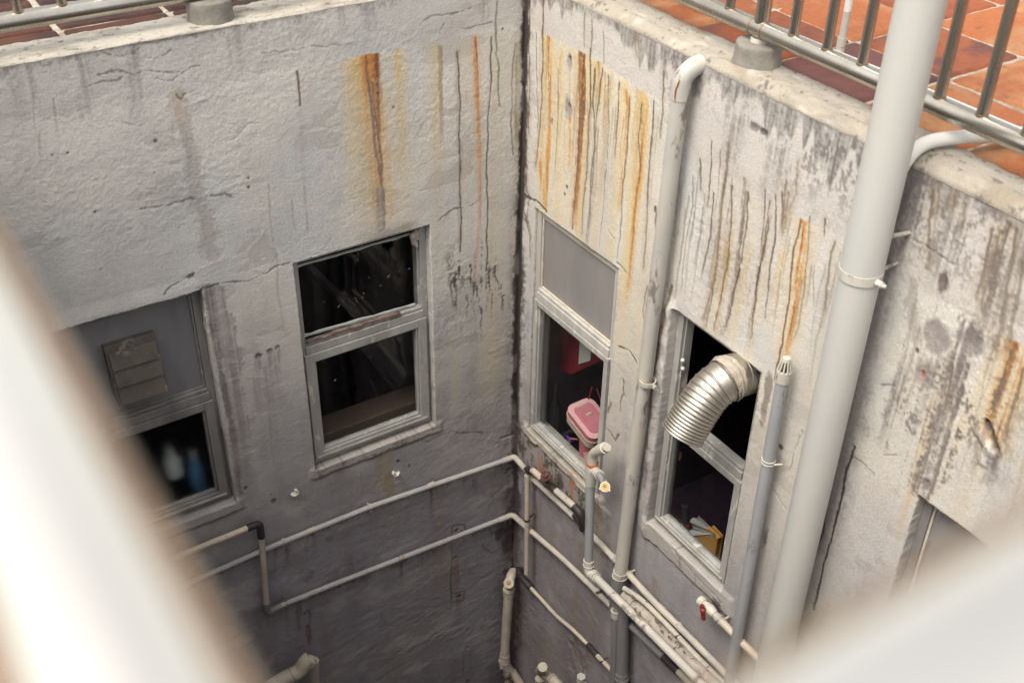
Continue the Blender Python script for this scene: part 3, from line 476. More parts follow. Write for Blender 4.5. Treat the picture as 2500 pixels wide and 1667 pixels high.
# black run-off lines
LN = [([(1277, -10), (1273, 192), (1268, 428)], .010, .9), ([(1287, 30), (1286, 250), (1284, 420), (1290, 480)], .006, .6), ([(1296, -5), (1293, 208), (1291, 330)], .0055, .75), ([(1328, -5), (1322, 247), (1314, 350), (1307, 411)], .0058, .9), ([(1311, 80), (1311, 330)], .004, .6),
      ([(1441, 121), (1439, 247), (1432, 400), (1424, 468), (1421, 575)], .0058, .92), ([(1451, 170), (1447, 247), (1451, 310), (1448, 428), (1432, 590)], .0056, .9), ([(1470, 170), (1459, 241), (1454, 302), (1443, 428), (1441, 520), (1434, 596)], .0050, .9), ([(1484, 186), (1484, 302), (1476, 428), (1462, 605)], .0042, .6),
      ([(1511, 203), (1506, 288), (1500, 384)], .0052, .9), ([(1536, 240), (1530, 340), (1520, 440), (1514, 565), (1506, 633)], .0045, .7), ([(1566, 256), (1560, 340), (1562, 420)], .0048, .8), ([(1596, 247), (1596, 302), (1586, 411), (1576, 521), (1572, 600), (1570, 660)], .0055, .88), ([(1580, 700), (1570, 760), (1575, 850)], .005, .6),
      ([(1621, 178), (1618, 260), (1612, 340)], .006, .8), ([(1428, 30), (1425, 118)], .005, .6), ([(1445, 50), (1442, 125)], .0055, .7), ([(1473, 75), (1474, 160)], .0045, .5), ([(1397, 0), (1395, 40)], .005, .7), ([(1553, 90), (1550, 120), (1556, 142)], .006, .5),
      ([(1709, 390), (1709, 468)], .005, .85), ([(1738, 345), (1735, 400), (1725, 512)], .0055, .9), ([(1742, 471), (1731, 578), (1720, 640), (1712, 682)], .0058, .92), ([(1692, 430), (1690, 504), (1676, 578), (1662, 716)], .004, .5), ([(1758, 370), (1756, 430), (1745, 520)], .004, .5),
      ([(1778, 350), (1775, 410), (1761, 520), (1750, 647), (1735, 720), (1717, 790)], .010, .55), ([(1771, 420), (1757, 560), (1746, 650), (1729, 760), (1722, 800)], .0050, .75), ([(1788, 455), (1783, 565), (1768, 680), (1755, 745), (1742, 810)], .0056, .92), ([(1818, 440), (1812, 540), (1802, 647), (1783, 743), (1761, 822)], .011, .7), ([(1826, 470), (1822, 560), (1808, 640), (1796, 690)], .0048, .8), ([(1806, 655), (1790, 720), (1772, 800)], .005, .8),
      ([(1868, 463), (1862, 540), (1854, 622)], .0048, .85), ([(1876, 532), (1860, 630), (1843, 729), (1832, 830)], .0052, .9), ([(1864, 600), (1848, 700), (1838, 780)], .0045, .7), ([(1880, 490), (1868, 580), (1862, 640)], .005, .8), ([(1893, 477), (1888, 560), (1876, 690), (1866, 780)], .0055, .85), ([(1909, 470), (1912, 530), (1912, 575)], .007, .8), ([(1920, 440), (1914, 500), (1905, 560)], .006, .6), ([(1925, 470), (1918, 560)], .005, .5),
      ([(2013, 537), (2008, 578)], .0065, .85), ([(2038, 592), (2026, 650), (2019, 700), (2013, 760)], .005, .75), ([(1977, 530), (1970, 620), (1962, 700), (1950, 790), (1940, 830)], .005, .6), ([(1990, 650), (1985, 760)], .004, .4), ([(1950, 390), (1945, 470), (1925, 520)], .005, .4),
      ([(2279, 463), (2271, 578), (2266, 660)], .006, .75), ([(2293, 470), (2280, 560)], .005, .5), ([(2422, 560), (2400, 650), (2381, 735)], .007, .8), ([(2444, 565), (2415, 670), (2395, 760)], .006, .75), ([(2463, 551), (2440, 640), (2422, 715), (2398, 770)], .013, .85), ([(2485, 560), (2465, 680), (2445, 800), (2430, 860)], .007, .7), ([(2500, 640), (2480, 760), (2455, 860)], .008, .6), ([(2330, 480), (2325, 520)], .006, .6), ([(2360, 500), (2350, 560)], .006, .6),
      ([(2326, 885), (2318, 960), (2301, 1022)], .007, .8), ([(2470, 860), (2440, 960), (2425, 990)], .008, .8), ([(2500, 900), (2470, 1020), (2448, 1080)], .007, .8), ([(1286, 520), (1296, 580), (1294, 630)], .006, .8), ([(1640, 700), (1625, 760), (1618, 840)], .008, .7), ([(1622, 790), (1600, 920), (1590, 1010)], .007, .55)]
for p, ww, a in LN:
    s.stroke(p, ww*1.02, (.045, .034, .028), a, jit=.42, rag=.45, depth=.001, soft=.9, fade=.18, streaky=(.5 if ww > .008 else 0))
    if ww > .0046: s.stroke(p, ww*3.4, (.34, .26, .16), .26, soft=2, jit=.2, streaky=.5)
for k in range(110):
    rnd = random.Random(k); u = -rnd.uniform(.12, 2.0) if k < 88 else -rnd.uniform(2.1, 2.7); z0 = -rnd.uniform(.22, .5)-(.15 if u < -1.05 else 0); l = rnd.uniform(.12, .5)
    s.stroke([(u, z0), (u+rnd.uniform(-.01, .01), z0-l*.5), (u+rnd.uniform(-.015, .015), z0-l)], rnd.uniform(.003, .0085), (.16, .125, .09), rnd.uniform(.15, .5), jit=.25, fade=.5, world=True)
for x, y, r, rz in [(1390, 148, .022, .035), (1387, 265, .025, .05), (1345, 300, .012, .012)]: s.blob((x, y), r, (.26, .23, .23), .75, rz=rz, rag=1.0, depth=.004); s.blob((x+2, y-8), r*.5, DK, .8, rag=.8)
for x, y, r, rz, c in [(2304, 688, .020, .035, (.09, .055, .05)), (2285, 825, .045, .05, (.27, .24, .23)), (2375, 828, .040, .045, (.20, .175, .17)), (2256, 915, .035, .05, (.30, .25, .23)), (2252, 912, .008, .012, (.30, .08, .03)), (2262, 1180, .02, .03, (.17, .14, .13)), (1383, 457, .008, .010, DK), (1378, 475, .006, .008, DK), (1842, 310, .03, .018, (.15, .13, .13)), (1862, 322, .02, .012, DK), (1598, 512, .008, .014, DK), (1600, 540, .01, .04, GR), (2240, 855, .008, .01, DK)]:
    s.blob((x, y), r, c, .85, rz=rz, rag=.9, depth=.005)
s.stroke([(2352, 820), (2330, 960), (2290, 1100), (2252, 1195)], .055, (.22, .19, .175), .75, soft=.8, streaky=.9, rag=.6); s.stroke([(2230, 690), (2225, 760), (2240, 820)], .03, (.26, .23, .2), .5, rag=.9)
s.stroke([(2215, 420), (2160, 640), (2110, 860), (2060, 1100), (2000, 1330)], .055, (.16, .14, .15), .62, soft=2, jit=.2, streaky=.25)      # grime with the big pipe's soft shadow painted into it
s.stroke([(2088, 1090), (2068, 1145), (2049, 1241), (2030, 1319), (2013, 1374), (1986, 1484)], .0065, (.05, .035, .04), .95, jit=.3, depth=.003); s.stroke([(2018, 1240), (2010, 1300), (1990, 1350)], .006, (.05, .035, .04), .9, depth=.003)
s.stroke([(2079, 1110), (2107, 1126), (2137, 1154)], .004, CR, .6); s.stroke([(1660, 180), (1640, 420), (1610, 700), (1590, 900)], .035, (.24, .21, .21), .60, soft=2, streaky=.5)  # soft dark band along the waste stack: grime and its painted shadow
for pts, ww, a in [([(1511, 846), (1524, 853), (1536, 857), (1546, 872), (1553, 889)], .005, .9), ([(1522, 926), (1520, 960), (1511, 1005)], .005, .85), ([(1476, 1041), (1490, 1058), (1503, 1077), (1511, 1063)], .007, .95), ([(1492, 985), (1486, 1010)], .006, .9), ([(1274, 463), (1290, 480), (1310, 490), (1335, 512)], .008, .95), ([(1505, 640), (1526, 665)], .004, .8), ([(1483, 560), (1500, 585)], .004, .5),
                   ([(1300, 620), (1293, 560), (1290, 470)], .004, .5), ([(1880, 1180), (1920, 1240)], .004, .4), ([(2159, 1111), (2190, 1114)], .004, .5), ([(2190, 565), (2260, 590), (2340, 640)], .004, .35), ([(1960, 1050), (1930, 1150)], .003, .4), ([(2150, 940), (2185, 948)], .005, .6), ([(1625, 1285), (1640, 1330), (1690, 1390), (1770, 1470), (1778, 1520)], .005, .5)]:
    s.stroke(pts, ww, CR, a, jit=.7, depth=.004, rag=.6)
# growth and rust under the first right-hand window, plaster jamb of the second
m = sst(-.86, -.80, U)*sst(-2.335, -2.36, Z)*sst(-2.62, -2.50, Z); s.blend(m*.55*sst(-.6, .4, s.mott), (.24, .20, .13)); mold(s, m*.9, (.07, .06, .05), -.05); s.D += m*.010
for x, y in [(1318, 1118), (1397, 1190), (1400, 1160), (1322, 1140)]: s.stroke([(x, y-15), (x+2, y+10), (x, y+45)], .018, (.38, .14, .05), .7, fade=.5, streaky=.6)
for x, y in [(1370, 1175), (1360, 1120), (1450, 1190), (1470, 1260), (1350, 1095)]: s.blob((x, y), .025, (.05, .04, .045), .8, rag=1.2, rz=.05)
j = sst(-1.13, -1.095, U)*sst(-1.01, -1.05, U)*sst(-2.35, -2.2, Z)*sst(-.98, -1.06, Z); s.D += j*(.016+.01*fbm(U, Z, .04, .08, 190, 3)); s.blend(.5*j*sst(-1.3, -1.5, Z), (.33, .31, .31)); s.stroke([(1622, 800), (1600, 920), (1585, 1040), (1580, 1180)], .022, (.15, .13, .14), .5, streaky=.8)
j = sst(-.80, -.745, U)*sst(-.90, -.86, U)*sst(-2.45, -2.3, Z)*sst(-.98, -1.06, Z); s.D += (1-j)*0; s.blend(.35*sst(-.90, -.80, U)*sst(-.745, -.76, U)*sst(-1.4, -1.7, Z)*sst(-3, -2.4, Z)*sst(-.2, .3, s.mott+.4), (.44, .39, .33))
sill_lip(s, -1.66, -1.09, -2.172, .085, .009, (.40, .38, .35), .65); sill_lip(s, -.76, -.10, -2.315, .03, .018, (.40, .36, .30), .6)
for x, y, a in [(1655, 1330, .5), (1663, 1360, .6), (1700, 1400, .4)]: s.stroke([(x, y), (x+2, y+22)], .008, (.20, .13, .10), a)
s.blob((1752, 1480), .03, DK, .8, rz=.05, rag=1); s.blob((1870, 975), .02, (.2, .17, .15), .8, rz=.10, rag=1.2); s.blob((1907, 1090), .012, DK, .9); s.blob((1918, 960), .014, (.2, .17, .15), .8, rz=.03); s.blob((1870, 1310), .012, GK, .7, rz=.05); s.blob((1880, 1100), .02, (.25, .21, .18), .7, rz=.1, rag=1.2)
for x, y, l in [(1310, 1240, 110), (1420, 1330, 90), (1400, 1450, 140), (1370, 1540, 120), (1350, 1300, 200), (1600, 1420, 100), (1460, 1270, 70)]: s.stroke([(x, y), (x, y+l)], .035, (.21, .155, .10), .45, soft=2, streaky=.7, fade=.5)
s.blob((1405, 1600), .09, (.20, .165, .15), .7, rz=.16, rag=1.2, depth=.012); s.blob((1460, 1240), .04, (.14, .08, .04), .6, rz=.06, rag=1)
for p in ([(1300, 1180), (1400, 1270), (1505, 1380), (1600, 1480)], [(1290, 1302), (1372, 1372), (1500, 1498)], [(1300, 1448), (1393, 1542), (1470, 1620)]):
    s.stroke(p, .030, (.10, .085, .09), .5, jit=.3, soft=1.2, streaky=.5, rag=.7)  # grime plus painted contact shadow beneath the sloping pipes and hose
for x, y, l, ww in [(2240, 470, 180, .05), (2330, 540, 200, .045), (2150, 520, 260, .04), (2300, 900, 200, .05), (2450, 640, 240, .05), (1900, 380, 120, .06), (1800, 300, 130, .05), (1560, 1010, 200, .03), (2200, 900, 200, .03)]:
    s.stroke([(x, y), (x-.17*l, y+l*.6), (x-.25*l, y+l)], ww, (.20, .18, .17), .5, soft=2, streaky=.9, jit=.3, rag=.5, fade=.4)
mold(s, .8*np.exp(-((U+2.42)/.16)**2-((Z+.62)/.22)**2), (.15, .13, .12), .05); mold(s, .7*np.exp(-((U+2.22)/.10)**2-((Z+.85)/.18)**2), (.13, .11, .10), .15)
# corner seam, right side
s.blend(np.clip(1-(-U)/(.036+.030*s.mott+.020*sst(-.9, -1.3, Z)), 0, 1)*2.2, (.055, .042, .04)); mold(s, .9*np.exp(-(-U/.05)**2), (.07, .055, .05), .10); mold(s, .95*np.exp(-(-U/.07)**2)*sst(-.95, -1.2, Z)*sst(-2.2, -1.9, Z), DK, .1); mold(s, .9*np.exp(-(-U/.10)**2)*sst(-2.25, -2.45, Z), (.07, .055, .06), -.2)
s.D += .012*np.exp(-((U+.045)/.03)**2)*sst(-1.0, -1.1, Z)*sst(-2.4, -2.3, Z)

# broad faint grey washes and old roller bands
s.blend(.22*sst(.0, .55, vnoise(s.U, s.Z, .11, .8, 951))*sst(-.3, -.7, s.Z), (.33, .31, .31))
s = WL; s.blend(.20*sst(.05, .6, vnoise(s.U, s.Z, .13, .7, 952))*sst(-.15, -.5, s.Z), (.36, .345, .345)); s.blend(.22*sst(.1, .5, fbm(s.U, s.Z, .22, .12, 953, 4, .6)), (.62, .60, .56))
WALLTHING = []
wl = thing('courtyard_wall', 'rough grey plaster wall left of the corner with two metal framed windows', 'wall', group='plastered walls of the light well'); wr = thing('courtyard_wall', 'rust streaked plaster wall right of the corner with pipes running down it', 'wall', group='plastered walls of the light well')
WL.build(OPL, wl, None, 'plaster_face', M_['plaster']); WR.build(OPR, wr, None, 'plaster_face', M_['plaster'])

# --- copings: rounded cement cap along each wall top
def coping(T, us, zt, rnd_, wd, seed, warm, parent, amp, P, uz_marks=()):
    prof = [(0, zt)]
    for k in range(1, 9): a = math.pi/2*k/8; prof.append((rnd_*(1-math.cos(a)), zt+(0-zt)*math.sin(a)))
    n = int((wd-rnd_)/.006); prof += [(rnd_+(wd-rnd_)*k/n, 0) for k in range(1, n+1)]; prof += [(wd+.004*k, -.008*k) for k in range(1, 8)]
    prof = np.array(prof); L = np.arange(len(prof))*.006; UU, LL = np.meshgrid(us, L, indexing='ij'); d = np.broadcast_to(prof[:, 0], UU.shape).copy(); z = np.broadcast_to(prof[:, 1], UU.shape).copy()
    i = np.arange(len(prof)); ramp = np.clip(i/3, 0, 1)
    lump = fbm(UU, LL, .22, .09, seed, 4)*amp+fbm(UU, LL, .04, .03, seed+3, 4, .6)*.004
    lf = fbm(UU, LL*0, .35, 1, seed+5, 3)
    inner = np.clip(1-np.abs(i-5)/9, 0, 1); d += inner*lf*amp*1.6*ramp; z += ramp*(lump+.0*lf)-ramp*.004
    outer = np.clip((i-(len(prof)-14))/10, 0, 1); d += outer*fbm(UU, LL*0, .12, 1, seed+8, 4, .7)*.022
    c = np.ones(UU.shape+(1,))*np.array(warm); m1 = sst(.0, .5, fbm(UU, LL, .20, .08, seed+11, 5, .65))[..., None]; c = c*(1-.75*m1)+np.array((.25, .21, .155))*.75*m1
    m2 = sst(.1, .5, fbm(UU, LL, .12, .05, seed+17, 5, .7))[..., None]; c = c*(1-.5*m2)+np.array((.21, .195, .18))*.5*m2
    m3 = sst(.25, .5, fbm(UU, LL, .03, .02, seed+23, 4, .75))[..., None]; c = c*(1-.75*m3)+np.array((.13, .11, .10))*.55*m3
    m4 = sst(.25, .7, fbm(UU, LL, .1, .05, seed+29, 3))[..., None]; c = c*(1-.6*m4)+np.array((.52, .49, .43))*.6*m4
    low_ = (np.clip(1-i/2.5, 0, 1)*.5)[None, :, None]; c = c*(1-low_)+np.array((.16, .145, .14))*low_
    V = np.stack((UU, d, z) if T is TL else (d, UU, z), -1).reshape(-1, 3); nu, nl = UU.shape; idx = np.arange(nu*nl).reshape(nu, nl)
    F = np.stack([idx[:-1, :-1], idx[1:, :-1], idx[1:, 1:], idx[:-1, 1:]], -1).reshape(-1, 4)
    return grid_mesh('coping', V, F, c.reshape(-1, 3), M_['coping'], parent)
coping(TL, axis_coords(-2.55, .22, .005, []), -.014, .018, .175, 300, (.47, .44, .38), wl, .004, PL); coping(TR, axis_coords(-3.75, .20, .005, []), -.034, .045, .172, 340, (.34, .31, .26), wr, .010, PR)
def room(a, b, opn, name):
    x0, y0, z0 = a; x1, y1, z1 = b; m = MB(); p = [(x0, y0, z0), (x1, y0, z0), (x1, y1, z0), (x0, y1, z0), (x0, y0, z1), (x1, y0, z1), (x1, y1, z1), (x0, y1, z1)]
    fs = {'bot': (0, 1, 2, 3), 'top': (4, 7, 6, 5), 'y0': (0, 4, 5, 1), 'x1': (1, 5, 6, 2), 'y1': (2, 6, 7, 3), 'x0': (3, 7, 4, 0)}
    m.add(p, [f for k, f in fs.items() if k != opn]); return tag(m.build(name, M_['room']), kind='structure')
room((-2.6, .03, -3.4), (-.01, 2.3, -.12), 'y0', 'room_interior'); room((.03, -3.8, -3.4), (2.3, -.01, -.12), 'x0', 'room_interior')

# ---------------------------------------------------------------- near side of the well, floor, terrace
def flat(name, m, x0, x1, y0, y1, z): b = MB(); b.add([(x0, y0, z), (x1, y0, z), (x1, y1, z), (x0, y1, z)], [(0, 1, 2, 3)]); return tag(b.build(name, m), kind='structure')
M_['nearwall'] = mat('near_wall_plaster', (.46, .44, .41), (.33, .31, .30), 3, .9, bump=.003, bscale=90, speck=(.16, .14, .14), speck_amt=.36, speck_scale=12, stretch=(1, 1, .3))
M_['cement'] = mat('well_floor_cement', (.22, .205, .20), (.12, .11, .11), 4, .9, bump=.004, bscale=60, speck=(.05, .045, .05), speck_amt=.42, speck_scale=10)
M_['mortar'] = mat('pale_mortar', (.50, .46, .38), (.22, .17, .13), 26, .95, bump=.006, bscale=60)
flat('well_floor', M_['cement'], -2.6, .05, -3.85, .05, -5.15)
nw = thing('courtyard_wall', 'near plaster wall under the blurred left handrail', 'wall', group='plastered walls of the light well')
m = MB(); m.box((-2.66, -3.85, -5.2), (-2.455, .02, 0.0)); m.build('plaster_face', M_['nearwall'], nw, bevel=.02)
nw = thing('courtyard_wall', 'near plaster wall under the blurred right handrail', 'wall', group='plastered walls of the light well')
m = MB(); m.box((-2.455, -3.86, -5.2), (.20, -3.66, -.002)); m.build('plaster_face', M_['nearwall'], nw, bevel=.02)
for i, (x0, x1, y0, y1) in enumerate([(.17, 9, -9, 9), (-9, .17, .17, 9), (-9, -2.64, -9, .17), (-2.64, .17, -9, -3.84)]):
    flat('mortar_bed', M_['mortar'], x0, x1, y0, y1, -.040-.0*i)

def tiles(cells, name, seed, pal):
    """terracotta pavers: every tile a slightly raised, chipped slab with its own firing colour"""
    rnd = random.Random(seed); Vv = []; Ff = []; Cc = []; base = 0
    for (x0, x1, y0, y1, fine) in cells:
        g = rnd.uniform(.004, .009); x0 += g; x1 -= g; y0 += g*rnd.uniform(.3, 1); y1 -= g*rnd.uniform(.3, 1); st = .012 if fine else .1
        nx = max(2, int((x1-x0)/st)); ny = max(2, int((y1-y0)/st)); xs = np.linspace(x0, x1, nx+1); ys = np.linspace(y0, y1, ny+1); X, Y = np.meshgrid(xs, ys, indexing='ij')
        ex = np.minimum(X-x0, x1-X); ey = np.minimum(Y-y0, y1-Y); e = np.minimum(ex, ey); z0 = -.030+rnd.uniform(-.003, .003)
        n = fbm(X, Y, .09, .09, seed+3, 4, .6); n2 = fbm(X, Y, .18, .12, seed+9, 4, .6); n3 = fbm(X, Y, .02, .02, seed+14, 3, .7)
        Z = z0+n*.0028+n3*.0012-((.014 if fine else .003)*np.clip(1-e/.007, 0, 1)); k = (e <= 1e-6)
        X2 = X+k*n3*.004; Y2 = Y+k*vnoise(X, Y, .03, .03, seed+20)*.004
        c0, c1 = rnd.choice(pal); c0 = np.array(c0)*rnd.uniform(.85, 1.12); mm = sst(-.15, .45, n2)[..., None]; c = c0*(1-mm)+np.array(c1)*mm
        c = c*(1+.16*n3[..., None]); dk = sst(.35, .65, fbm(X, Y, .05, .04, seed+25, 4, .7))[..., None]; c = c*(1-.6*dk)+np.array((.10, .045, .035))*.6*dk
        if (cells.index((cells[0])) == 0): pass
        V = np.stack((X2, Y2, Z), -1).reshape(-1, 3); idx = base+np.arange((nx+1)*(ny+1)).reshape(nx+1, ny+1)
        Ff.append(np.stack([idx[:-1, :-1], idx[1:, :-1], idx[1:, 1:], idx[:-1, 1:]], -1).reshape(-1, 4)); Vv.append(V); Cc.append(c.reshape(-1, 3)); base += len(V)
    o = grid_mesh(name, np.concatenate(Vv), np.concatenate(Ff), np.concatenate(Cc), M_['tile'], None); return tag(o, kind='structure')
M_['tile'] = painted('terracotta', rough=.62, bump=.0016, bscale=90, var=.22)
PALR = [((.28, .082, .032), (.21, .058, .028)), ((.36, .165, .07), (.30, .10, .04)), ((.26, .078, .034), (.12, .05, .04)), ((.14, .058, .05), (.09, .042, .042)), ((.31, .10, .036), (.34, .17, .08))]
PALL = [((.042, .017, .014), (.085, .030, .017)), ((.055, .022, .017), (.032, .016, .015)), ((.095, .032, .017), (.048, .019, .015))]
cells = []
for i, x in enumerate([.19, .63, 1.04, 1.45, 1.86, 2.27, 2.68, 3.09, 3.5, 3.91, 4.32, 4.73]):
    for k in range(-18, 16):
        y = -1.62+.41*k; cells.append((x, x+(.44 if i == 0 else .41), y, y+.41, x < 1.6 and -3.2 < y < .5))
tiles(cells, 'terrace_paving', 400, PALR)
cells = []
for j in range(24):
    y = .19+.0+(.14 if j > 0 else 0)+(.10*(j-1) if j > 1 else 0)+(.0 if j < 2 else .10-.10); y0 = .185 if j == 0 else .33+.10*(j-1); y1 = .33 if j == 0 else y0+.10
    for k in range(-12, 5):
        x = -1.39+.40*k+(.0 if j < 2 else .0); 
        if x+.4 < .19: cells.append((x, x+.40, y0, y1, j < 8 and x > -2.8))
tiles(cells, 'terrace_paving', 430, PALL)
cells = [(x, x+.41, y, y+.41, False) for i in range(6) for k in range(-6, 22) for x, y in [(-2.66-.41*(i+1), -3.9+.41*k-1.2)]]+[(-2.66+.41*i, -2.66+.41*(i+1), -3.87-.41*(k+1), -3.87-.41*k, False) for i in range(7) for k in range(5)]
tiles(cells, 'terrace_paving', 460, [PALR[0], PALR[2]])

# ---------------------------------------------------------------- windows (parts of their wall)
def window(wall, T, u0, u1, z0, z1, zm, fm, fm2, upper, lower_in=.042, fr=.034, dep=.045, sash=True, swap=None, broken=False):
    """outer frame, transom, lower sash with its own inner frame, panes"""
    F = MB(); t = .06
    F.box((u0+.001, dep, z0+.001), (u0+fr, dep+t, z1-.001), T); F.box((u1-fr, dep, z0+.001), (u1-.001, dep+t, z1-.001), T)
    F.box((u0+fr, dep+.001, z1-fr), (u1-fr, dep+t-.001, z1-.001), T); F.box((u0+fr, dep+.001, z0+.001), (u1-fr, dep+t-.001, z0+fr*.8), T)
    for a, b in ((u0+fr, u0+fr+.008), (u1-fr-.008, u1-fr)): F.box((a, dep+.014, z0+fr), (b, dep+t-.004, z1-fr), T)     # stepped rebate
    w_ = F.build('window', fm, wall, bevel=.0025)
    m = MB(); m.box((u0+fr-.004, dep-.012, zm-.022), (u1-fr+.004, dep+.052, zm+.018), T); m.box((u0+fr, dep-.006, zm+.020), (u1-fr, dep+.030, zm+.036), T); o = m.build('transom', fm, w_, bevel=.003)
    a0, a1, b0, b1 = u0+fr*.55, u1-fr*.55, z0+fr*.75, zm-.024
    m = MB(); d0, d1 = dep-.018, dep+.028; s_ = lower_in
    m.box((a0, d0, b0), (a0+s_, d1, b1), T); m.box((a1-s_, d0, b0), (a1, d1, b1), T); m.box((a0+s_, d0+.001, b1-s_), (a1-s_, d1-.001, b1-.0005), T); m.box((a0+s_, d0+.001, b0+.0005), (a1-s_, d1-.001, b0+s_), T)
    q = .010
    m.box((a0+s_, d0+.010, b0+s_), (a0+s_+q, d1-.002, b1-s_), T); m.box((a1-s_-q, d0+.010, b0+s_), (a1-s_, d1-.002, b1-s_), T); m.box((a0+s_+q, d0+.011, b1-s_-q), (a1-s_-q, d1-.003, b1-s_), T); m.box((a0+s_+q, d0+.011, b0+s_), (a1-s_-q, d1-.003, b0+s_+q), T)
    m.build('sash', fm2, w_, bevel=.003)
    m = MB(); m.box((a0+.012, d0-.006, b0+s_*.42), (a1-.012, d0-.0005, b0+s_*.42+.008), T); m.build('sill_track', M_['alu'], w_)
    m = MB(); m.box((a0+s_+.002, dep+.012, b0+s_+.002), (a1-s_-.002, dep+.016, b1-s_-.002), T); m.build('pane', M_['glass'], w_)
    U0, U1, Z0, Z1 = u0+fr+.001, u1-fr-.001, zm+.037, z1-fr-.001
    if upper == 'panel' or upper == 'panel2':
        m = MB(); m.box((U0, dep+.016, Z0), (U1, dep+.022, Z1), T); m.build('panel', M_['panel' if upper == 'panel' else 'panel2'], w_)
        m = MB(); bd = .009
        m.box((U0, dep+.006, Z0), (U0+bd, dep+.0155, Z1), T); m.box((U1-bd, dep+.006, Z0), (U1, dep+.0155, Z1), T); m.box((U0+bd, dep+.0065, Z1-bd), (U1-bd, dep+.0155, Z1), T); m.box((U0+bd, dep+.0065, Z0), (U1-bd, dep+.0155, Z0+bd), T)
        m.build('glazing_bead', M_['bead' if upper == 'panel' else 'frame_dark'], w_, bevel=.002)
    elif upper == 'glass':
        m = MB(); m.box((U0, dep+.018, Z0), (U1, dep+.022, Z1), T); m.build('pane', M_['glass'], w_)
    return w_
w1 = window(wl, TL, *OPL[0][:4], -1.585, M_['frame_dark'], M_['frame_dark'], 'panel2')
for c_ in w1.children:
    if c_.name.startswith('pane') and not c_.name.startswith('panel'): c_.data.materials[0] = M_['frosted']
w2 = window(wl, TL, *OPL[1][:4], -1.520, M_['frame'], M_['frame'], 'glass', lower_in=.044)
w3 = window(wr, TR, *OPR[0][:4], -1.485, M_['frame_pale'], M_['frame'], 'panel', lower_in=.030, dep=.014)
w4 = window(wr, TR, *OPR[1][:4], -1.560, M_['frame'], M_['frame'], None, lower_in=.034, dep=.030)
w5 = window(wr, TR, *OPR[2][:4], -1.55, M_['frame_dark'], M_['frame_dark'], 'panel')
# peeling sealant along the broad middle window, rotten putty on its transom, rag stuffed in its corner
def ragged(T, pts, wd, th, m, name, parent, seed, d):
    rnd = random.Random(seed); b = MB(); prev = None
    for i in range(len(pts)-1):
        n = 16
        for k in range(n+1):
            t = k/n; c = (pts[i][0]*(1-t)+pts[i+1][0]*t, pts[i][1]*(1-t)+pts[i+1][1]*t); dx, dz = pts[i+1][0]-pts[i][0], pts[i+1][1]-pts[i][1]; l = math.hypot(dx, dz); nx, nz = -dz/l, dx/l
            a = wd*rnd.uniform(.7, 1.25); h = th*rnd.uniform(.6, 1.3); cur = [T(c[0], d, c[1]), T(c[0]+nx*a, d, c[1]+nz*a), T(c[0]+nx*a*.8, d-h, c[1]+nz*a*.8), T(c[0]+nx*a*.15, d-h, c[1]+nz*a*.15)]
            if prev is not None and k > 0: b.hexa(prev+cur)
            prev = cur
    return b.build(name, m, parent)
M_['sealant'] = mat('pale_sealant', (.40, .43, .42), (.33, .35, .345), 30, .6)
u0, u1, z0, z1 = OPL[1][:4]
ragged(TL, [(u1-.036, z1-.055), (u1-.036, -1.478)], .026, .007, M_['sealant'], 'sealant', w2, 1, .062); ragged(TL, [(u0+.036, -1.460), (u1-.062, -1.480)], .014, .008, M_['sealant'], 'sealant', w2, 2, .060)
ragged(TL, [(u0+.036, -1.487), (u1-.15, -1.492)], .020, .014, M_['rot'], 'rotten_putty', w2, 3, .046); ragged(TL, [(u1-.036, z1-.052), (u0+.036, z1-.05)], .012, .006, M_['sealant'], 'sealant', w2, 4, .062)
M_['rag'] = mat('grubby_rag', (.45, .40, .37), (.34, .30, .28), 30, .9)
rag = MB(); c = PL(1016, 580, -.03)
for i in range(7): rnd = random.Random(i); rag.ball((c[0]+rnd.uniform(-.012, .012), .045, c[2]-.01*i+.01), .017-.0013*i, 10, 7, (1, 1, 1.25))
tag(rag.build('rag', M_['rag']), 'crumpled grubby rag stuffed in the top right corner of the middle left window', 'rag')
m = MB(); m.box((-1.14, .112, -2.14), (-.47, .25, -2.085)); m.build('inner_sill', M_['granite'], w2, bevel=.004)
# small pale flecks on the dark pane
M_['fleck'] = mat('pale_fleck', (.36, .36, .36), rough=.8); fl = MB()
for (x, y, l, a) in [(873, 617, 9, 70), (788, 737, 8, 5), (825, 750, 8, -55), (866, 728, 5, 10), (870, 735, 5, 70), (886, 716, 4, 0), (900, 676, 5, 80), (946, 676, 8, -45), (996, 657, 7, -20), (927, 697, 5, 0), (816, 930, 7, -50), (883, 727, 4, -30), (1078, 200, 0, 0)]:
    if l == 0: continue
    l *= .8; p = PL(x, y, -.055); q = PL(x+l*math.cos(rad(a)), y+l*math.sin(rad(a)), -.055); dx = (q-p); nn = np.array([-dx[2], 0, dx[0]])/np.linalg.norm(dx)*.0007
    fl.add([p-nn, q-nn*.3, q+nn*.3, p+nn, p-nn-[0, .002, 0], q-nn*.3-[0, .002, 0], q+nn*.3-[0, .002, 0], p+nn-[0, .002, 0]], [(0, 1, 2, 3), (4, 7, 6, 5), (0, 4, 5, 1), (2, 6, 7, 3)])
tag(fl.build('pale_flecks', M_['fleck'], w2), kind='stuff')
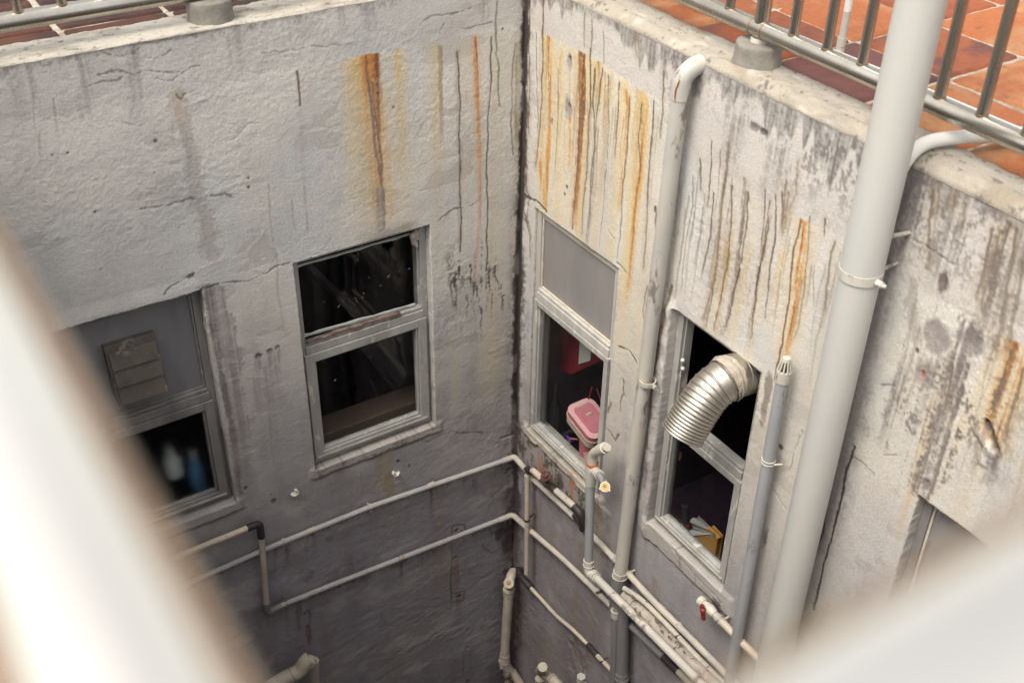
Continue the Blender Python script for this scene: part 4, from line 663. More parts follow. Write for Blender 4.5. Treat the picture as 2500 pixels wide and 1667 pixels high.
# extractor hood on the first window's panel
A = [PL(258, 858, .0), PL(384, 823, .0), PL(408, 942, .0), PL(300, 978, .0)]
hx0, hx1, hz1, hz0 = -1.905, -1.700, -1.255, -1.470
def locate(P0, P1): return P0
h = MB(); hx0, hx1 = A[0][0], A[1][0]; hz1 = (A[0][2]+A[1][2])/2; hz0 = (A[2][2]+A[3][2])/2
D0, D1 = .060, -.035
h.hexa([(hx0, D0, hz0), (hx1, D0, hz0), (hx1, D1+.01, hz0), (hx0, D1+.01, hz0), (hx0, D0, hz1), (hx1, D0, hz1), (hx1, D0-.03, hz1), (hx0, D0-.03, hz1)])
hood = h.build('vent_hood', M_['hood'], w1, bevel=.002)
m = MB(); n = 3
for i in range(n):
    za = hz1-.028-(hz1-.028-hz0)*i/n; zb = hz1-.028-(hz1-.028-hz0)*(i+1)/n+.003
    f = lambda z: (D0-.03)+(D1+.01-(D0-.03))*(hz1-z)/(hz1-hz0)
    m.hexa([(hx0+.010, f(zb)-.010, zb), (hx1-.006, f(zb)-.010, zb), (hx1-.006, f(zb)-.014, zb), (hx0+.010, f(zb)-.014, zb), (hx0+.010, f(za)-.002, za), (hx1-.006, f(za)-.002, za), (hx1-.006, f(za)-.006, za), (hx0+.010, f(za)-.006, za)])
m.build('louvre', M_['hood'], w1, bevel=.001)
# latch knobs in the duct window, clips on w3
m = MB(); m.ball(PR(1667, 880, -.03), .011); m.build("latch", M_["alu"], w4); m = MB(); m.ball(PR(1667, 900, -.03), .011); m.build("knob", M_["alu"], w4)
# ---------------------------------------------------------------- things inside the windows
def stick(pts, r, mname, name, label, cat, **k): m = MB(); m.tube(pts, r, **k); return tag(m.build(name, M_[mname]), label, cat)
def plank(name, a, b, wv, th, m, label, cat):
    a, b = Vector(a), Vector(b); t = (b-a).normalized(); wv = Vector(wv).normalized(); nv = t.cross(wv).normalized(); q = []
    B = MB()
    def c(p, i, j, W=None): return p+wv*(i)+nv*(j)
    w2_ = wv*(th[0]/2); n2 = nv*(th[1]/2); B.hexa([a-w2_-n2, b-w2_-n2, b+w2_-n2, a+w2_-n2, a-w2_+n2, b-w2_+n2, b+w2_+n2, a+w2_+n2])
    return tag(B.build(name, M_[m], bevel=.004), label, cat)
plank('timber_beam', PL(740, 640, -.5), PL(960, 850, -.9), (0, 0, 1), (.05, .05), 'beam', 'dim timber slanting across the dark upper pane of the middle left window', 'timber')
plank('sloping_slab', PL(905, 870, -.55), PL(1120, 1120, -.75), (1, 0, .6), (.02, .02), 'beam', 'thin dark edge strip slanting behind the lower pane of the middle left window', 'timber')
sb = MB(); q = [PL(885, 858, -.60), PL(1000, 1002, -.60), PL(1090, 1002, -.60), PL(1060, 790, -.60), PL(985, 800, -.60)]; n_ = len(q)
sb.add([tuple(p) for p in q]+[(p[0], p[1]+.05, p[2]) for p in q], [tuple(range(n_)), tuple(reversed(range(n_, 2*n_)))]+[(i, (i+1) % n_, n_+(i+1) % n_, n_+i) for i in range(n_)])
tag(sb.build('stair_soffit', M_['slab']), 'sloping grey underside of a stair behind the lower middle left pane', 'stair')
stick([PL(905, 930, -.4), PL(930, 985, -.42), PL(950, 1020, -.44)], .006, 'slab', 'hanging_cable', 'pale cable hanging inside the lower middle left window', 'cable', fillet=.05)

def rbox(m, c, U, V, W, hu, hv, hw, r, seg=6):       # rounded-rectangle prism, plan in U,V, thick along W
    c, U, V, W = map(Vector, (c, U, V, W)); loop = []
    for sx, sy, a0 in ((1, 1, 0), (-1, 1, 90), (-1, -1, 180), (1, -1, 270)):
        for k in range(seg+1): a = rad(a0+90*k/seg); loop.append((sx*(hu-r)+r*math.cos(a), sy*(hv-r)+r*math.sin(a)))
    n = len(loop); lo = [c+U*x+V*y-W*hw for x, y in loop]; hi = [c+U*x+V*y+W*hw for x, y in loop]
    m.add(lo+hi, [tuple(reversed(range(n))), tuple(range(n, 2*n))]+[(i, (i+1) % n, n+(i+1) % n, n+i) for i in range(n)])
C0 = Vector(PR(1440, 1030, -.125)); K_ = 1.22; toc = (Vector(CAM)-C0).normalized()
Uv = (Vector(PR(1482, 1062, -.135))-Vector(PR(1405, 965, -.135))).normalized(); Wv = (toc+Vector(RIGHT)*.42+Vector(UP)*.28).normalized(); Wv = (Wv-Uv*Wv.dot(Uv)).normalized(); Vv = Wv.cross(Uv)
lb = thing('lunch_box', 'pink lidded lunch box leaning behind the pane of the window nearest the corner', 'lunch box', tuple(C0))
m = MB(); rbox(m, C0-Wv*.030, Uv, Vv, Wv, .092*K_, .060*K_, .026, .032*K_); m.build('box_body', M_['cream'], lb, bevel=.004)
m = MB(); rbox(m, C0+Wv*.012, Uv, Vv, Wv, .094*K_, .062*K_, .018, .033*K_); m.build('lid', M_['pink'], lb, bevel=.003)
m = MB(); rbox(m, C0-Wv*.005, Uv, Vv, Wv, .0965*K_, .0645*K_, .0022, .034*K_); rbox(m, C0+Wv*.0305, Uv, Vv, Wv, .095*K_, .063*K_, .0014, .033*K_); m.build('lid_rim', M_['pinkrim'], lb)
m = MB(); rbox(m, C0+Wv*.035, Uv, Vv, Wv, .072*K_, .044*K_, .005, .022*K_); m.build('lid_panel', M_['pink'], lb, bevel=.002)
m = MB(); rbox(m, C0+Wv*.042-Uv*.02, Uv, Vv, Wv, .007, .017, .003, .0065); m.build('button', M_['cream'], lb, bevel=.001); m = MB(); rbox(m, C0+Wv*.038-Uv*.085, Uv, Vv, Wv, .005, .030, .003, .0045); m.build('latch', M_['cream'], lb, bevel=.001)
jug = thing('plastic_jug', 'pink plastic jug with a square handle under the lunch box', 'jug', tuple(PR(1420, 1100, -.13)))
pj = lambda x, y, o=-.13: Vector(PR(x, y, o)); m = MB(); m.tube([pj(1432, 1078), pj(1428, 1118)], [.036, .031], n=20); m.build('jug_body', M_['pink'], jug)
m = MB(); m.tube([pj(1410, 1072), pj(1391, 1070), pj(1389, 1103), pj(1408, 1106)], .0048, n=8, fillet=.012); m.build('handle', M_['pink'], jug)
m = MB(); m.tube([pj(1437, 1100), pj(1444, 1132)], [.030, .028], n=20); m.build('cup', M_['pinkrim'], jug); m = MB(); rbox(m, pj(1417, 1121, -.115), (0, 1, 0), (0, 0, 1), (1, 0, 0), .024, .018, .001, .002); m.build('label', M_['lilac'], jug)
m = MB(); rbox(m, pj(1388, 1070, -.16), (0, .9, .1), (0, 0, 1), (1, 0, 0), .018, .007, .006, .003)
for k in range(6): rbox(m, pj(1381+k*3.4, 1075, -.152), (0, 1, 0), (0, 0, 1), (1, 0, 0), .0016, .008, .003, .001)
tag(m.build('scrubbing_brush', M_['purple']), 'small purple brush beside the pink jug', 'brush')
rb = thing('paper_bag', 'red carrier bag hanging in the window nearest the corner with a white receipt', 'bag', tuple(PR(1400, 880, -.2)))
m = MB(); q = [PR(1368, 800, -.22), PR(1366, 905, -.22), PR(1395, 912, -.22), PR(1500, 860, -.22), PR(1500, 790, -.22), PR(1420, 780, -.22)]
m.add([tuple(p) for p in q]+[(p[0]+.05, p[1], p[2]) for p in q], [tuple(range(6)), tuple(range(11, 5, -1))]+[(i, (i+1) % 6, 6+(i+1) % 6, 6+i) for i in range(6)]); m.build('bag_body', M_['redcloth'], rb, bevel=.004)
m = MB(); q = [PR(1416, 830, -.21), PR(1412, 889, -.21), PR(1441, 880, -.21), PR(1444, 845, -.21)]; m.add([tuple(p) for p in q]+[(p[0]+.001, p[1], p[2]) for p in q], [(0, 1, 2, 3), (7, 6, 5, 4), (0, 4, 5, 1), (1, 5, 6, 2), (2, 6, 7, 3), (3, 7, 4, 0)]); m.build('receipt', M_['paper'], rb)
for i, (a, b) in enumerate([((1445, 945), (1437, 975)), ((1456, 946), (1470, 985))]): stick([PR(*a, -.14), PR(*b, -.14)], .0035, 'redcloth', 'red_cord', ('short red cord end standing left behind the lunch box', 'short red cord end standing right behind the lunch box')[i], 'cord')
bt = MB(); b0 = Vector(PR(1352, 1040, -.16)); b1 = Vector(PR(1356, 930, -.16)); H_ = (b1-b0).length
bt.tube([b0, b0+Vector((0, 0, H_*.45)), b0+Vector((0, 0, H_*.6)), b0+Vector((0, 0, H_*.95))], [.032, .032, .014, .012], n=20)
M_['bottleglass'] = mat('dark_bottle_glass', (.03, .028, .03), rough=.12); tag(bt.build('bottle', M_['bottleglass']), 'dark glass bottle standing left of the lunch box behind the pane', 'bottle')
# duct window: orange packet and crumpled film
pk = thing('food_packet', 'orange packet standing behind the lower pane of the duct window', 'packet', tuple(PR(1725, 1340, -.11)))
m = MB(); q = [PR(1708, 1305, -.10), PR(1706, 1345, -.10), PR(1740, 1378, -.10), PR(1751, 1312, -.10), PR(1730, 1290, -.10)]; m.add([tuple(p) for p in q]+[(p[0]+.03, p[1], p[2]) for p in q], [tuple(range(5)), tuple(range(9, 4, -1))]+[(i, (i+1) % 5, 5+(i+1) % 5, 5+i) for i in range(5)]); m.build('packet_body', M_['amber'], pk, bevel=.004)
m = MB(); m.tube([PR(1733, 1290, -.09), PR(1750, 1302, -.09), PR(1756, 1313, -.09)], [.012, .006, .012], n=8, wob=.3); m.build('packet_neck', M_['amber'], pk)
rnd = random.Random(5); m = MB(); ap = PR(1751, 1302, -.09); vs = [ap]; 
for k in range(15): a = rad(150+k*5.2); L_ = rnd.uniform(62, 80); vs.append(PR(1751+L_*math.cos(a)*.95, 1302+L_*math.sin(a)*1.0, -.09-rnd.uniform(0, .05)))
m.add(vs, [(0, i, i+1) for i in range(1, 15)]); M_['filmw'] = mat('cloudy_film', (.42, .40, .38), rough=.35); ff = m.build('plastic_film', M_['filmw'])
sd_ = ff.modifiers.new('s', 'SOLIDIFY'); sd_.thickness = .0006; tag(ff, 'crumpled clear film gathered above the orange packet', 'film')
stick([PR(1672, 1235, -.13), PR(1674, 1275, -.13)], [.016, .016], 'bottleglass', 'bottle', 'small dark bottle left of the crumpled film', 'bottle')
stick([PR(1668, 1281, -.13), PR(1682, 1284, -.13)], .006, 'red', 'stopper', 'small red cap lying beside the orange packet', 'cap')
# first window: bottles
for i, (x, y, m_, r, h_, lab, cat, nm) in enumerate([(485, 1160, 'cyan', .038, .17, 'teal bottle behind the first window near the blurred rail', 'bottle', 'bottle'), (480, 1130, 'blue', .028, .10, 'blue bottle standing behind the teal bottle', 'bottle', 'bottle'), (425, 1130, 'offwhite', .042, .12, 'white round bottle beside the teal one, half behind the blurred rail', 'bottle', 'bottle')]):
    p = Vector(PL(x, y+25, -.16-.07*(i == 1))); b = thing(nm, lab, cat, tuple(p)); m = MB(); m.tube([p, p+Vector((0, 0, h_*.7)), p+Vector((0, 0, h_*.85)), p+Vector((0, 0, h_))], [r, r, r*.5, r*.42], n=20); m.build('bottle_body', M_[m_], b)
    m = MB(); m.tube([p+Vector((0, 0, h_)), p+Vector((0, 0, h_+.025))], r*.45, n=16); m.build('cap', M_['red' if i == 1 else 'offwhite'], b)

# ---------------------------------------------------------------- pipes
def L_(x, y, o=.028): return Vector(PL(x, y, o))
def R_(x, y, o=.032): return Vector(PR(x, y, o))
def run(parent, name, pts, r, m, **k):
    b = MB(); b.tube(pts, r, **k); return b.build(name, M_[m], parent)
def collar(parent, p, q, r, m, name='collar', n=20):
    b = MB(); b.tube([p, q], r, n=n); b.ring(q, Vector(q)-Vector(p), r*.7, r*1.10, .003, n); return b.build(name, M_[m], parent)
def saddle(parent, p, axis, wall_n, r, m='pvc_dirty', name='clip', wd=.014):
    """pipe clip: band round the pipe, foot back to the wall and a screw head"""
    b = MB(); p = Vector(p); a = Vector(axis).normalized(); b.ring(p-a*wd/2, a, r*1.0, r*1.16, wd, 20); nrm = Vector(wall_n); s_ = a.cross(nrm).normalized()
    q = p-nrm*r*.9; b.tube([q, q-nrm*.03], .005, n=8); e = p+s_*r*1.25; b.tube([e-nrm*.006, e+nrm*.004], .007, n=8); b.tube([e+s_*.004-nrm*.01, e+s_*.012+nrm*.012], .003, n=6)
    return b.build(name, M_[m], parent)
NL, NR = (0, -1, 0), (-1, 0, 0)
# upper branch: along the left wall, round the corner, down the right wall
zA = PL(903, 1237, .028)[2]
t = thing('water_pipe', 'upper dirty cream pipe running round the corner under the windows', 'pipe', tuple(L_(903, 1237)), 'small water pipes on the walls')
p1 = [L_(440, 1432), L_(645, 1341), L_(903, 1237), L_(1250, 1117)]
p1r = [R_(1279, 1140), R_(1389, 1257)]
run(t, 'pipe', p1[:3]+[L_(1245, 1119)], .0135, 'pvc_grey', n=16); run(t, 'corner_elbow', [L_(1225, 1126), L_(1256, 1114), R_(1284, 1146), R_(1300, 1163)], .0158, 'pvc_dirty', fillet=.022)
run(t, 'pipe', [R_(1290, 1158), R_(1405, 1264)], .0145, 'pvc_dirty', n=16)
saddle(t, L_(904, 1236.5), p1[3]-p1[2], NL, .0135); collar(t, L_(1045, 1187), L_(1058, 1182), .0155, 'pvc_dirty'); collar(t, L_(688, 1322), L_(692, 1320.5), .015, 'pvc_grey'); collar(t, L_(752, 1297), L_(766, 1291.5), .0138, 'pvc', name='bare_patch')
t = thing('water_pipe', 'lower half of the upper pipe sloping down the right wall past the grey stacks', 'pipe', tuple(R_(1531, 1391)), 'small water pipes on the walls')
run(t, 'pipe', [R_(1432, 1292), R_(1505, 1368, .034), R_(1585, 1456, .034), R_(1679, 1550, .036), R_(1800, 1672, .036)], .0155, 'pvc_dirty', n=16, fillet=.05)
collar(t, R_(1495, 1357), R_(1503, 1365), .018, 'pvc_dirty'); collar(t, R_(1608, 1479), R_(1618, 1489), .017, 'pvc_dirty'); collar(t, R_(1655, 1524), R_(1661, 1530), .017, 'pvc_dirty'); saddle(t, R_(1536, 1398), (0, -1, -1), NR, .0155)
run(t, 'black_coupling', [R_(1405, 1255), R_(1418, 1270), R_(1426, 1290), R_(1438, 1300)], .022, 'rubber', fillet=.02, wob=.05)
# valve branch
t = thing('valve_branch', 'short pale pipe with a dark red wheel valve beside the corner', 'valve pipe', tuple(R_(1332, 1175, .06)))
run(t, 'black_tee', [R_(1286, 1142, .05), R_(1290, 1150, .055), R_(1305, 1149, .06)], .0185, 'rubber', fillet=.01); run(t, 'pipe', [R_(1300, 1147, .062), R_(1324, 1168, .062)], .0170, 'pvc', n=16)
run(t, 'valve_body', [R_(1322, 1168, .062), R_(1336, 1181, .062), R_(1350, 1190, .060)], [.017, .022, .019], 'iron', n=16); run(t, 'nut', [R_(1348, 1189, .06), R_(1357, 1198, .06)], .019, 'iron', n=6)
run(t, 'pipe', [R_(1357, 1197, .058), R_(1403, 1237, .055)], .0170, 'pvc_dirty', n=16); run(t, 'black_elbow', [R_(1402, 1236, .055), R_(1416, 1250, .052), R_(1422, 1270, .045), R_(1424, 1292, .04)], .0205, 'rubber', fillet=.02, wob=.04)
hb = MB(); hc = R_(1332, 1161, .105); hn = (Vector(CAM)-hc).normalized(); hn = (hn*.5+Vector((0, 0, 1))*.25+Vector((-1, 0, 0))*.4).normalized(); a = hn.orthogonal().normalized(); b2 = hn.cross(a)
wheel = [hc+(a*math.cos(2*math.pi*k/48)+b2*math.sin(2*math.pi*k/48))*(.0215+.0028*math.cos(2*math.pi*k/48*8)) for k in range(49)]; hb.tube(wheel, .0040, n=8, caps=False)
for k in range(4): v = a*math.cos(math.pi/2*k)+b2*math.sin(math.pi/2*k); hb.tube([hc, hc+v*.020], .0028, n=6)
hb.tube([hc-hn*.02, hc+hn*.006], .0065, n=10); hb.build('valve_wheel', M_['valve'], t)
run(t, 'valve_stem', [R_(1336, 1180, .062), hc], .009, 'iron', n=10)
# cream vertical drop near the corner
t = thing('water_pipe', 'thin clean cream pipe dropping straight down beside the corner', 'pipe', tuple(R_(1288, 1165, .05)), 'small water pipes on the walls')
run(t, 'pipe', [R_(1287.5, 1166, .052), R_(1285.5, 1400, .06)], .0135, 'pvc', n=16); collar(t, R_(1287.6, 1172, .052), R_(1287.5, 1161, .052), .0155, 'pvc')
b = MB(); b.ring(R_(1286.8, 1270, .055), (0, 0, 1), .0136, .0165, .012); b.tube([R_(1287, 1267, .05), R_(1306, 1252, .01)], .004, n=8); b.build('clip', M_['rubber'], t)
run(t, 'black_elbow', [R_(1270, 1385, .03), R_(1267, 1400, .045), R_(1277, 1412, .05), R_(1296, 1434, .045)], .0215, 'rubber', fillet=.03, wob=.04)
t = thing('flexible_hose', 'slack cream hose sagging across the lower right wall', 'hose', tuple(R_(1393, 1530)))
run(t, 'hose', [R_(1293, 1431, .045), R_(1322, 1462, .04), R_(1358, 1503, .03), R_(1393, 1531, .03), R_(1416, 1553, .03), R_(1438, 1576, .03)], .0105, 'pvc', n=14, fillet=.08)
run(t, 'black_sleeve', [R_(1435, 1572, .03), R_(1458, 1599, .03)], .0150, 'rubber', wob=.05); run(t, 'hose', [R_(1456, 1597, .03), R_(1492, 1634, .03), R_(1540, 1682, .03)], .0125, 'pvc', n=14)
b = MB(); b.ring(R_(1471, 1611, .03), (0, -1, -1), .0127, .016, .008); b.tube([R_(1470, 1609, .03), R_(1485, 1604, .01)], .003, n=6); b.build('clip', M_['rubber'], t)
# lower pipe
t = thing('water_pipe', 'lower pale grey pipe crossing the left wall and turning the corner', 'pipe', tuple(L_(900, 1395)), 'small water pipes on the walls')
run(t, 'pipe', [L_(682, 1479), L_(760, 1447), L_(1230, 1264)], .0138, 'pvc_grey', n=16); run(t, 'corner_elbow', [L_(1218, 1269), L_(1252, 1256), R_(1279, 1281), R_(1300, 1299)], .0158, 'pvc_dirty', fillet=.024)
run(t, 'pipe', [R_(1290, 1290), R_(1372, 1361), R_(1429, 1416), R_(1500, 1487)], .0142, 'pvc_dirty', n=16, fillet=.04); collar(t, R_(1455, 1441), R_(1464, 1450), .017, 'pvc_dirty'); saddle(t, R_(1462, 1444), (0, -1, -1), NR, .014, 'iron')
b = MB(); b.ring(L_(697, 1473), (1, 0, .05), .0139, .0165, .007); b.tube([L_(697, 1470, .02), L_(688, 1456, .02)], .0035, n=6); b.build('clip', M_['brass'], t); collar(t, L_(735, 1458), L_(748, 1452.5), .0142, 'pvc', name='bare_patch'); collar(t, L_(972, 1364), L_(985, 1359), .0141, 'crust', name='worn_patch')
# cream loop in from the left
t = thing('water_pipe', 'clean cream pipe with black elbows dropping between the two long left pipes', 'pipe', tuple(L_(638, 1310, .045)), 'small water pipes on the walls')
run(t, 'pipe', [L_(420, 1363, .045), L_(608, 1287, .045)], .0145, 'pvc', n=16); run(t, 'black_elbow', [L_(603, 1289, .045), L_(634, 1277, .045), L_(638, 1311, .045)], .0178, 'rubber', fillet=.022)
run(t, 'pipe', [L_(637.5, 1303, .045), L_(651, 1478, .042)], .0145, 'pvc', n=16); run(t, 'black_elbow', [L_(650.5, 1470, .042), L_(652, 1494, .035), L_(686, 1478, .028)], .0175, 'dark_pipe', fillet=.022)
# white empty clips on the left wall
for i, (x, y, lab) in enumerate([(718, 1201, 'empty white pipe clip low on the left wall below the window corner'), (966, 1153, 'tilted empty clip under the middle window with a rust stain')]):
    c = L_(x, y, .012); b = MB(); a0 = 200 if i == 0 else 120
    pts = [c+Vector((.017*math.cos(rad(a)), -.004, .015*math.sin(rad(a)))) for a in range(a0, a0+250, 16)]
    for p_, q_ in zip(pts[:-1], pts[1:]): v = (q_-p_).normalized(); nv = Vector((v.z, 0, -v.x))*.0028; dv = Vector((0, .009, 0)); b.hexa([p_-nv-dv, q_-nv-dv, q_+nv-dv, p_+nv-dv, p_-nv+dv, q_-nv+dv, q_+nv+dv, p_+nv+dv])
    b.box((c.x-.012, c.y+.002, c.z-.017), (c.x+.012, c.y+.014, c.z-.010)); tag(b.build('pipe_clip', M_['offwhite'], bevel=.0008), lab, 'pipe clip', 'empty pipe clips on the left wall')
# tall grey waste stack
ST = .055; xs = lambda x, y, o=ST: Vector(PR(x, y, o))
top = xs(1662, 225); yb = (xs(1662, 225).y+xs(1514, 1404).y)/2
t = thing('waste_stack', 'tall off white waste pipe with a rusty elbow entering the wall top', 'pipe', tuple(top), 'vertical stacks on the right wall')
a, b_ = xs(1662, 228), xs(1514, 1404)
run(t, 'pipe', [a, b_], .0315, 'grey_pipe', n=28)
run(t, 'elbow', [a-Vector((0, 0, .02)), a+Vector((0, 0, .060)), a+Vector((.040, -.008, .092)), a+Vector((.070, -.012, .096))], .0340, 'grey_pipe', n=28, fillet=.035)
M_['rustdrip'] = mat('rust_trickle', (.42, .13, .04), (.30, .09, .03), 60, .8)
tcm = math.atan2(CAM[1]-a.y, CAM[0]-a.x); b = MB(); pr = [a+Vector((.0362*math.cos(tcm-q_), .0362*math.sin(tcm-q_), z_)) for q_, z_ in ((.25, .062), (.38, .045), (.52, .025), (.56, .0), (.50, -.018))]; b.tube(pr, [.0016, .0024, .003, .0024, .0012], n=8); b.build('rust_trickle', M_['rustdrip'], t)
saddle(t, xs(1581, 931), (0, 0, 1), NR, .0315, 'grey_pipe', wd=.02); collar(t, b_+Vector((0, 0, .03)), b_, .035, 'grey_pipe'); run(t, 'branch_joint', [b_, xs(1508, 1440), xs(1503, 1492)], [.0345, .036, .033], 'dark_pipe', n=24)
run(t, 'lower_pipe', [xs(1523, 1470, .06), xs(1517, 1700, .06)], .0300, 'dark_pipe', n=24); collar(t, xs(1518, 1640, .06), xs(1518, 1652, .06), .034, 'dark_pipe')
t = thing('waste_stack', 'thin dark lower pipe left of the thick one below the pipe junction', 'pipe', tuple(xs(1503, 1500, .085)), 'vertical stacks on the right wall')
run(t, 'pipe', [xs(1504, 1490, .085), xs(1496, 1700, .085)], .0195, 'dark_pipe', n=20); collar(t, xs(1503, 1504, .085), xs(1503.5, 1490, .085), .0235, 'grey_pipe')
# medium blue-grey riser with tee and overflow, diagonal outlet
o = .13
t = thing('waste_pipe', 'blue grey riser with a bent white spout and rusty tee before the corner window', 'pipe', tuple(R_(1441, 1180, o)))
A_, B_ = R_(1441.5, 1178, o), R_(1437, 1376, o)
run(t, 'pipe', [A_, B_], .0215, 'blue_pipe', n=24)
r_ = MB(); r_.tube([R_(1445, 1134, o), R_(1448, 1106, o), R_(1470, 1096, o+.01)], .0225, n=22, fillet=.035); r_.build('spout', M_['pvc_white'], t); b = MB(); b.tube([R_(1464, 1099, o+.01), R_(1477, 1093, o+.012)], .0262, n=22); b.tube([R_(1474, 1094, o+.012), R_(1483, 1092, o+.014)], .019, n=8); b.build('spout_collar', M_['pvc_white'], t)
run(t, 'tee', [R_(1445, 1130, o), R_(1444, 1152, o), R_(1441.5, 1182, o)], [.0262, .0285, .0245], 'pvc_white', n=24); b = MB(); b.ring(R_(1446, 1133, o), (0, 0, 1), .018, .0285, .010); b.build('rusty_lip', M_['rustdrip'], t)
run(t, 'tee_branch', [R_(1450, 1148, o), R_(1464, 1160, o+.02)], .0235, 'pvc_white', n=20); run(t, 'dark_outlet', [R_(1459, 1156, o+.018), R_(1468, 1166, o+.022), R_(1473, 1182, o+.024)], [.021, .018, .012], 'dark_pipe', n=16)
fc = R_(1477, 1189, o+.03); fn = (Vector(CAM)-fc).normalized(); fn = (fn*.7+Vector((0, 0, .3))).normalized(); b = MB(); b.ring(fc, fn, .012, .0235, .008, 28); fa = fn.orthogonal().normalized(); fb = fn.cross(fa)
for k in range(3): v = fa*math.cos(k*2.1)+fb*math.sin(k*2.1); b.tube([fc+v*.022+fn*.004, fc+v*.029+fn*.004], .005, n=8)
b.build('flange', M_['pvc_white'], t); b = MB(); b.ring(fc+fn*.0085, fn, .009, .0185, .003, 28); b.build('orange_seal', M_['orange'], t); run(t, 'plug', [fc-fn*.005, fc+fn*.006], .009, 'dark_pipe', n=16)
collar(t, R_(1437.3, 1366, o), R_(1437, 1377, o), .026, 'pvc_white'); run(t, 'elbow', [R_(1437, 1375, o), R_(1438, 1396, o), R_(1458, 1412, o)], .0255, 'pvc_white', n=24, fillet=.03); collar(t, R_(1448, 1402, o), R_(1454, 1408, o), .0285, 'pvc_dirty')
run(t, 'sloping_outlet', [R_(1452, 1406, o), R_(1560, 1514, o), R_(1679, 1634, o), R_(1740, 1696, o)], .0195, 'pvc_dirty' if False else 'grey_pipe', n=22)
# lichen-crusted thick pipe and the pale one lying on it
t = thing('waste_pipe', 'thick lichen crusted pipe sloping down behind the clean diagonal one', 'pipe', tuple(R_(1560, 1480, .075)))
run(t, 'pipe', [R_(1524, 1452, .075), R_(1575, 1500, .075), R_(1679, 1606, .075), R_(1790, 1712, .075)], .0265, 'crust', n=24, wob=.015); collar(t, R_(1541, 1468, .075), R_(1548, 1475, .075), .0315, 'crust')
b = MB(); rnd = random.Random(3)
for (x, y, r1) in [(1607, 1515, .018), (1616, 1541, .010), (1634, 1556, .011), (1612, 1528, .006), (1662, 1574, .010), (1670, 1590, .008), (1633, 1543, .006), (1542, 1455, .010), (1584, 1516, .006)]:
    c = R_(x, y, .098)
    for k in range(4): b.ball(c+Vector((rnd.uniform(-.2, .2), rnd.uniform(-.6, .6), rnd.uniform(-.6, .6)))*r1, r1*.62, 8, 6, (.45, 1, 1))
M_['lichen'] = mat('brown_lichen', (.13, .10, .07), (.20, .16, .12), 60, .95, bump=.003, bscale=150); tag(b.build('lichen', M_['lichen'], t), kind='stuff')
t = thing('water_pipe', 'thin dirty pipe lying between the crusted pipe and the wall', 'pipe', tuple(R_(1569, 1465, .05)), 'small water pipes on the walls')
run(t, 'pipe', [R_(1523, 1435, .085), R_(1545, 1448, .075), R_(1575, 1470, .06), R_(1638, 1534, .05), R_(1700, 1600, .045), R_(1790, 1690, .045)], .0125, 'pvc_dirty', n=14, fillet=.05); saddle(t, R_(1655, 1552, .048), (0, -1, -1), NR, .0125, 'iron')
t = thing('water_pipe', 'dark grey pipe low on the right wall below the diagonal outlet', 'pipe', tuple(R_(1600, 1590)), 'small water pipes on the walls')
run(t, 'pipe', [R_(1535, 1522, .03), R_(1624, 1607, .03)], .0165, 'dark_pipe', n=16); run(t, 'black_coupling', [R_(1620, 1603, .03), R_(1656, 1638, .03)], .020, 'rubber'); run(t, 'pipe', [R_(1650, 1632, .03), R_(1720, 1700, .03)], .0165, 'pvc', n=16)
# stop tap with a red lever
t = thing('stop_tap', 'white tap stub with a red lever below the duct window', 'tap', tuple(R_(1735, 1488, .07)))
run(t, 'pipe', [R_(1716, 1470, .075), R_(1736, 1489, .075), R_(1756, 1511, .065), R_(1784, 1539, .05), R_(1816, 1572, .04), R_(1870, 1625, .04)], .0165, 'pvc', n=18, fillet=.03)
run(t, 'end_cap', [R_(1709, 1464, .075), R_(1719, 1473, .075)], .022, 'pvc_white', n=20); run(t, 'valve_body', [R_(1724, 1478, .075), R_(1733, 1487, .075), R_(1744, 1498, .072)], [.020, .024, .019], 'pvc_white', n=20); collar(t, R_(1749, 1503, .07), R_(1753, 1508, .068), .0195, 'pvc_grey'); saddle(t, R_(1760, 1515, .06), (0, -1, -1), NR, .0165)
b = MB(); rbox(b, R_(1716, 1494, .105), (0, .30, .95), (0, 1, -.3), (1, 0, 0), .040, .009, .006, .008); b.tube([R_(1716, 1490, .11), R_(1730, 1484, .075)], .009, n=10); b.ball(R_(1716, 1490, .108), .013); b.build('lever', M_['red'], t, bevel=.002)
# thin vent pipe with slotted cowl
o = .055; va, vb = R_(1912, 921, o), R_(1774, 1700, o)
t = thing('vent_pipe', 'slim blue grey vent pipe with a slotted white cowl right of the duct window', 'pipe', tuple(va), 'vertical stacks on the right wall')
run(t, 'pipe', [va, vb], .0235, 'blue_pipe', n=24); run(t, 'collar', [va-Vector((0, 0, .015)), va+Vector((0, 0, .03))], .0275, 'grey_pipe', n=24)
b = MB(); c = va+Vector((0, 0, .03))
for k in range(10): q_ = 2*math.pi*k/10; b.tube([c+Vector((math.cos(q_), math.sin(q_), 0))*.0245, c+Vector((math.cos(q_)*.013, math.sin(q_)*.013, .045))], .0034, n=6)
b.tube([c+Vector((0, 0, .042)), c+Vector((0, 0, .053))], [.0155, .014], n=16); b.build('cowl', M_['pvc_white'], t); run(t, 'cowl_throat', [c-Vector((0, 0, .001)), c+Vector((0, 0, .036))], [.016, .010], 'rubber', n=14)
b = MB(); ct = R_(1876, 1125, o)
for dz in (-.008, .006): b.ring(ct+Vector((0, 0, dz)), (0, 0, 1), .0236, .0270, .005, 24)
b.tube([ct+Vector((0, -.025, 0)), ct+Vector((.03, -.04, .0))], .004, n=8); b.build('clamp', M_['pvc_white'], t)
